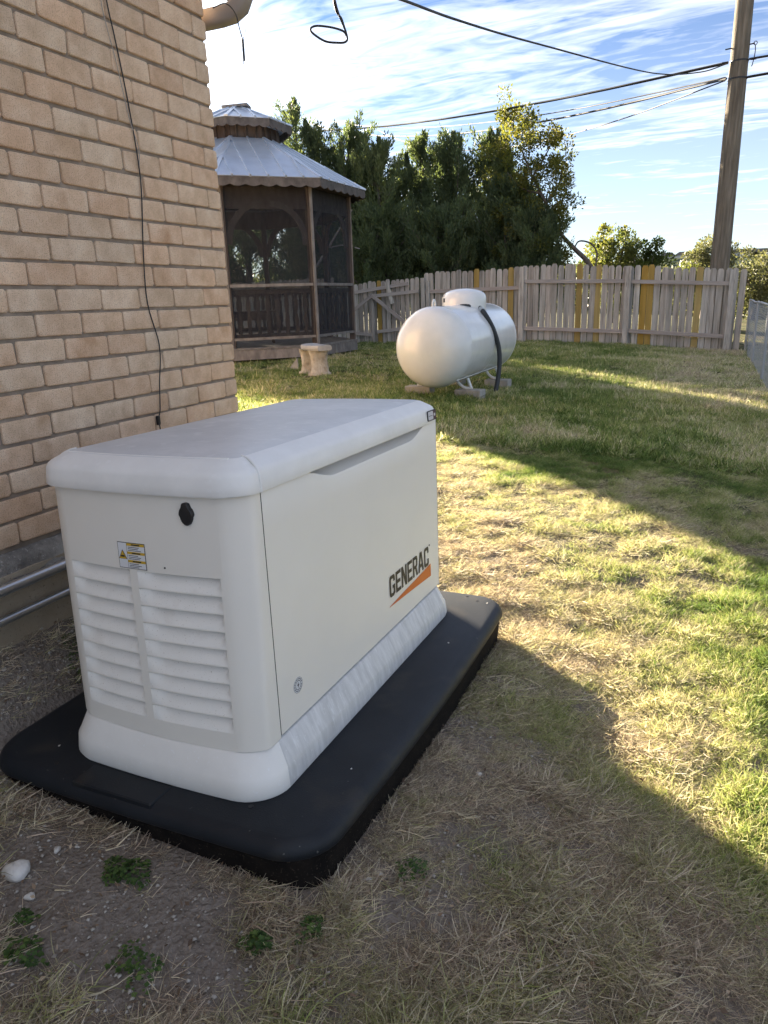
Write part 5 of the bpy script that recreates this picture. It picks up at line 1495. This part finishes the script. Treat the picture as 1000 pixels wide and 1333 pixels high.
def weed(x, y, R_, n, size, label, seed, tall=0.03):
    r = random.Random(seed); V = []; F = []; T = []; g = gz_(x, y); n = int(n * 2.3); size *= 0.62
    for _ in range(n):
        a = r.uniform(0, 6.283); d = R_ * math.sqrt(r.random()) * (0.75 + 0.45 * math.sin(3 * a + seed) * math.cos(a + 2 * seed) + 0.15 * r.random()); px, py = d * math.cos(a), d * math.sin(a) * 0.8
        h = tall * (1 - 0.6 * d / R_) * r.uniform(0.4, 1.2); gz = gz_(x + px, y + py) - g
        s = size * r.uniform(0.6, 1.3); lean = r.uniform(0.1, 0.7); th0 = r.uniform(0, 6.28); b = len(V)
        cx, cy, cz = px, py, gz + h
        # lobed leaf: fan of 7 rim points
        V.append((cx, cy, cz - s * 0.15)); m = 8
        for k in range(m):
            an = th0 + 2 * math.pi * k / m; q = s * (1.0 if k % 2 else 0.62)
            V.append((cx + q * math.cos(an), cy + q * math.sin(an), cz + q * math.cos(an - a) * -lean * 0.5 + r.uniform(-0.1, 0.1) * s))
        t = r.random()
        for k in range(m): F.append((b, b + 1 + k, b + 1 + (k + 1) % m)); T.append(t)
    me = fast_mesh("weed_clump", np.array(V), np.array(F), T)
    o = add("weed_clump", me, None, M_weed, loc=(x, y, g)); tag(o, label, "weed", "green weed clumps in the dirt")


for k, a in enumerate([(0.80, -1.715, 0.062, 150, 0.0075, "dense clover-like weed in front of the pad's near edge"), (1.165, -1.74, 0.035, 60, 0.009, "upright leafy weed left of the pad's near corner tip"), (1.245, -1.665, 0.040, 55, 0.007, "weed right below the pad's near corner"),
                       (0.12, -1.16, 0.06, 90, 0.008, "weed between the house footing and the generator"), (0.20, -1.09, 0.03, 40, 0.008, "small weed touching the generator's left side"), (0.98, -1.885, 0.060, 60, 0.008, "sparse weed in the dry grass below the clover-like weed"),
                       (0.755, -1.955, 0.050, 50, 0.009, "weed at the lower left frame edge under the white rock"), (0.70, -1.90, 0.030, 30, 0.008, "weed patch between the white rock and the frame corner"), (1.38, -1.43, 0.045, 60, 0.006, "low green weed right of the pad's near corner")]):
    weed(*a, seed=200 + k)

# ------------------------------------------------------------------ grass (geometry-nodes instances of small tufts)
def tuft(name, kind, seed):
    r = random.Random(seed); V = []; F = []; T = []
    nb = {'green': 16, 'straw': 18, 'flat': 16, 'far': 34}[kind]
    for _ in range(nb):
        a = r.uniform(0, 6.283); d = r.uniform(0, 0.030 if kind != 'far' else 0.09)
        bx, by = d * math.cos(a), d * math.sin(a)
        if kind == 'green': L_ = r.uniform(0.018, 0.046); el = r.uniform(0.5, 1.35); w = r.uniform(0.0007, 0.0014)
        elif kind == 'straw': L_ = r.uniform(0.018, 0.048); el = r.uniform(0.12, 1.0); w = r.uniform(0.0006, 0.0012)
        elif kind == 'flat': L_ = r.uniform(0.024, 0.062); el = r.uniform(0.02, 0.30); w = r.uniform(0.0006, 0.0013)
        else: L_ = r.uniform(0.03, 0.065); el = r.uniform(0.4, 1.3); w = r.uniform(0.0022, 0.0038)
        az = r.uniform(0, 6.283); p = Vector((bx, by, r.uniform(-0.004, 0.004) + (0.008 * r.random() if kind == 'flat' else 0))); seg = 3; b = len(V)
        curl = r.uniform(-0.9, 0.2) if kind != 'flat' else r.uniform(-0.35, 0.35); sw = r.uniform(-0.7, 0.7)
        tw = r.uniform(0, math.pi)
        for i in range(seg + 1):
            t = i / seg; e = el + curl * t; z_ = az + sw * t
            dr = Vector((math.cos(e) * math.cos(z_), math.cos(e) * math.sin(z_), math.sin(e)))
            if i: p = p + dr * (L_ / seg)
            if p.z < 0.001: p.z = 0.001 + 0.003 * r.random()
            sd_ = dr.cross(Vector((0, 0, 1)))
            sd_ = sd_.normalized() if sd_.length > 1e-4 else Vector((1, 0, 0))
            sd_ = (Matrix.Rotation(tw * 0.5, 3, dr) @ sd_)
            ww = w * (1 - 0.75 * t)
            V.append(p + sd_ * ww); V.append(p - sd_ * ww)
        tt = r.random()
        for i in range(seg): F.append((b + 2 * i, b + 2 * i + 1, b + 2 * i + 3, b + 2 * i + 2)); T.append(tt)
    me = fast_mesh(name, np.array([tuple(v) for v in V]), np.array(F), T)
    return me


def grassmat():
    m, nt, b, out = newmat("grass_blades"); L = nt.links.new
    at = N(nt, 'ShaderNodeAttribute'); at.attribute_name = 'green'; at.attribute_type = 'INSTANCER'
    bt = N(nt, 'ShaderNodeAttribute'); bt.attribute_name = 'tint'; bt.attribute_type = 'GEOMETRY'
    # blade randomness + patch greenness
    a1 = N(nt, 'ShaderNodeMath', operation='MULTIPLY_ADD'); L(bt.outputs['Fac'], a1.inputs[0]); a1.inputs[1].default_value = 0.50; L(at.outputs['Fac'], a1.inputs[2])
    a2 = N(nt, 'ShaderNodeMath', operation='SUBTRACT'); L(a1.outputs[0], a2.inputs[0]); a2.inputs[1].default_value = 0.25
    cr_ = ramp(nt, [(0.0, (0.46, 0.365, 0.285)), (0.22, (0.69, 0.61, 0.47)), (0.42, (0.48, 0.45, 0.25)), (0.60, (0.30, 0.345, 0.115)), (0.80, (0.15, 0.215, 0.055)), (1.0, (0.085, 0.15, 0.036))])
    L(a2.outputs[0], cr_.inputs[0])
    wn_ = N(nt, 'ShaderNodeTexWhiteNoise', noise_dimensions='1D'); L(bt.outputs['Fac'], wn_.inputs['W'])
    vr = N(nt, 'ShaderNodeMapRange'); L(wn_.outputs[0], vr.inputs[0]); vr.inputs[3].default_value = 0.45; vr.inputs[4].default_value = 1.5
    hv = N(nt, 'ShaderNodeHueSaturation'); L(vr.outputs[0], hv.inputs['Value']); L(cr_.outputs[0], hv.inputs['Color'])
    cr_ = hv
    L(cr_.outputs[0], b.inputs['Base Color']); b.inputs['Roughness'].default_value = 0.6; b.inputs['Specular IOR Level'].default_value = 0.3
    tr = nt.nodes.new('ShaderNodeBsdfTranslucent'); mu = N(nt, 'ShaderNodeMix', data_type='RGBA', blend_type='MULTIPLY'); mu.inputs[0].default_value = 1
    L(cr_.outputs[0], mu.inputs[6]); mu.inputs[7].default_value = (1.1, 1.08, 0.82, 1); L(mu.outputs[2], tr.inputs[0])
    ms = nt.nodes.new('ShaderNodeMixShader'); ms.inputs[0].default_value = 0.36
    L(b.outputs[0], ms.inputs[1]); L(tr.outputs[0], ms.inputs[2]); L(ms.outputs[0], out.inputs[0])
    return m


M_grass = grassmat()


def greenness(x, y):
    """0 = straw, 1 = green"""
    n = 0.42 * vnoise(x, y, 1.3, 11) + 0.36 * vnoise(x, y, 4.5, 12) + 0.22 * vnoise(x, y, 13, 13)
    base = 0.375 + 0.19 * ss(-0.3, 3.0, y) + 0.10 * ss(1.0, 1.7, x) * ss(-0.6, 0.2, y) * (1 - ss(2.5, 4, y)) + 0.10 * ss(1.6, 2.2, x) * (1 - ss(3, 5, y)) - 0.12 * (1 - ss(1.3, 2.0, x)) * (1 - ss(-1, 0.5, y))  # sunlit band is coloured greener to tone down its sun brightness
    base = base - 0.24 * ss(0.3, 2.3, x) * ss(5, 9, y) + 0.10 * (1 - ss(-1, 1.5, x)) * ss(2.0, 5, y)
    return np.clip(base + (n - 0.5) * (1.5 - 0.75 * ss(2.5, 5.5, y)), 0, 1)


def density(x, y):
    d = np.ones_like(x)
    # bare dirt front-left of the pad and along the wall
    dirt = np.exp(-(((x - 0.78) / 0.40) ** 2 + ((y + 1.80) / 0.16) ** 2))
    d = d * (1 - 0.97 * np.clip(dirt * 1.8, 0, 1))
    d = d * (0.42 + 0.58 * ss(0.15, 0.6, x + np.where(y > 0.3, 3, 0) + np.where(y < -1.75, 0.3, 0)))
    strip = 0.4 * np.exp(-(((x - 1.36) / 0.09) ** 2)) * (1 - ss(-0.5, 0.1, y)) * ss(-1.75, -1.5, y)
    d = d * (1 - 0.70 * strip)
    n = vnoise(x, y, 6, 15)
    n2 = vnoise(x, y, 15, 16)
    return d * (0.40 + 0.60 * ss(0.2, 0.6, n)) * (0.60 + 0.40 * ss(0.2, 0.6, n2))


def scatter():
    camx, camy = 1.902, -2.684
    pts = []
    # near zone and far zone, density falls with distance
    def zone(n, x0, x1, y0, y1, kinds_far, power=0):
        x = rng.uniform(x0, x1, n); y = rng.uniform(y0, y1, n); return x, y
    zones = [(72000, 0.05, 2.7, -2.35, 0.4), (52000, -1.2, 3.2, 0.4, 3.2), (1500, 0.04, 0.25, -1.8, 0.0)]
    xs, ys, far = [], [], []
    for n, x0, x1, y0, y1 in zones:
        x = rng.uniform(x0, x1, n); y = rng.uniform(y0, y1, n); xs.append(x); ys.append(y); far.append(np.zeros(n, int))
    for n, x0, x1, y0, y1 in [(26000, -4.5, 3.3, 3.2, 7.0), (26000, -9, 3.2, 7.0, 16.3), (5000, 2.7, 8, 5, 20), (5000, -14, -4.5, 3.4, 12)]:
        x = rng.uniform(x0, x1, n); y = rng.uniform(y0, y1, n); xs.append(x); ys.append(y); far.append(np.ones(n, int))
    x = np.concatenate(xs); y = np.concatenate(ys); f = np.concatenate(far)
    keep = rng.random(len(x)) < density(x, y)
    keep &= ~in_pad(x, y, 0.0)
    keep &= ~((x < 0.03) & (y < 0.03)) & ~((x < -2.98) & (y < 2.79))
    gd = np.hypot(x + 7.48, y - 11.64); keep &= gd > 1.9
    keep &= ~((f == 0) & (x < -0.4 + 0 * y) & (y < 0.4))
    x, y, f = x[keep], y[keep], f[keep]
    g = greenness(x, y)
    r = rng.random(len(x)); idx = np.where(f == 1, 9 + (r * 3).astype(int), 0)
    near = f == 0
    pg = ss(0.28, 0.62, g); u = rng.random(len(x)); v = rng.random(len(x))
    kind = np.where(u < pg, (v * 3).astype(int), np.where(v < 0.40, 3 + (rng.random(len(x)) * 3).astype(int), 6 + (rng.random(len(x)) * 3).astype(int)))
    idx = np.where(near, kind, idx)
    gg = np.clip(g + rng.normal(0, 0.10, len(x)), 0, 1)
    gg = np.where(near & (kind >= 3), np.minimum(gg, 0.33), gg)
    sc = np.where(f == 1, 1.0 + 0.5 * rng.random(len(x)), 0.55 + 0.65 * rng.random(len(x)))
    sc = sc * (0.80 + 0.35 * vnoise(x, y, 2.2, 19)) * (0.55 + 0.95 * vnoise(x, y, 10, 21) ** 1.3)
    z = ground(x, y) + np.where(near, (vnoise(x, y, 9, 8) - 0.5) * 0.014, 0) - 0.002
    n = len(x)
    me = bpy.data.meshes.new("lawn_grass"); me.vertices.add(n); me.vertices.foreach_set("co", np.stack([x, y, z], 1).astype(np.float32).ravel())
    def attr(nm, typ, arr):
        a = me.attributes.new(nm, typ, 'POINT')
        if typ == 'FLOAT_VECTOR': a.data.foreach_set("vector", arr.astype(np.float32).ravel())
        elif typ == 'INT': a.data.foreach_set("value", arr.astype(np.int32))
        else: a.data.foreach_set("value", arr.astype(np.float32))
    attr("rot", 'FLOAT_VECTOR', np.stack([rng.normal(0, 0.1, n), rng.normal(0, 0.1, n), rng.uniform(0, 6.283, n)], 1))
    attr("size", 'FLOAT', sc); attr("idx", 'INT', idx); attr("green", 'FLOAT', gg)
    o = add("lawn_grass", me); tag(o, "short lawn of mixed straw coloured and green grass blades", "grass", kind="stuff")
    coll = bpy.data.collections.new("grass_tufts")
    k = 0
    for kd in ('green', 'straw', 'flat', 'far'):
        for v_ in range(3):
            tm = tuft("tuft_%02d" % k, kd, 300 + k); tm.materials.append(M_grass)
            coll.objects.link(bpy.data.objects.new("tuft_%02d" % k, tm)); k += 1
    ng = bpy.data.node_groups.new("scatter_tufts", 'GeometryNodeTree')
    ng.interface.new_socket("Geometry", in_out='INPUT', socket_type='NodeSocketGeometry'); ng.interface.new_socket("Geometry", in_out='OUTPUT', socket_type='NodeSocketGeometry')
    gi = ng.nodes.new('NodeGroupInput'); go = ng.nodes.new('NodeGroupOutput')
    mp = ng.nodes.new('GeometryNodeMeshToPoints'); ip = ng.nodes.new('GeometryNodeInstanceOnPoints'); ci = ng.nodes.new('GeometryNodeCollectionInfo')
    ci.inputs['Collection'].default_value = coll; ci.inputs['Separate Children'].default_value = True; ci.inputs['Reset Children'].default_value = True

    def na(nm, typ):
        q = ng.nodes.new('GeometryNodeInputNamedAttribute'); q.data_type = typ; q.inputs['Name'].default_value = nm; return q.outputs[0]
    L = ng.links.new
    L(gi.outputs[0], mp.inputs['Mesh']); L(mp.outputs[0], ip.inputs['Points']); L(ci.outputs[0], ip.inputs['Instance'])
    ip.inputs['Pick Instance'].default_value = True
    L(na("idx", 'INT'), ip.inputs['Instance Index'])
    er = ng.nodes.new('FunctionNodeEulerToRotation'); L(na("rot", 'FLOAT_VECTOR'), er.inputs[0]); L(er.outputs[0], ip.inputs['Rotation'])
    L(na("size", 'FLOAT'), ip.inputs['Scale']); L(ip.outputs[0], go.inputs[0])
    md = o.modifiers.new("scatter", 'NODES'); md.node_group = ng
    return n


scatter()
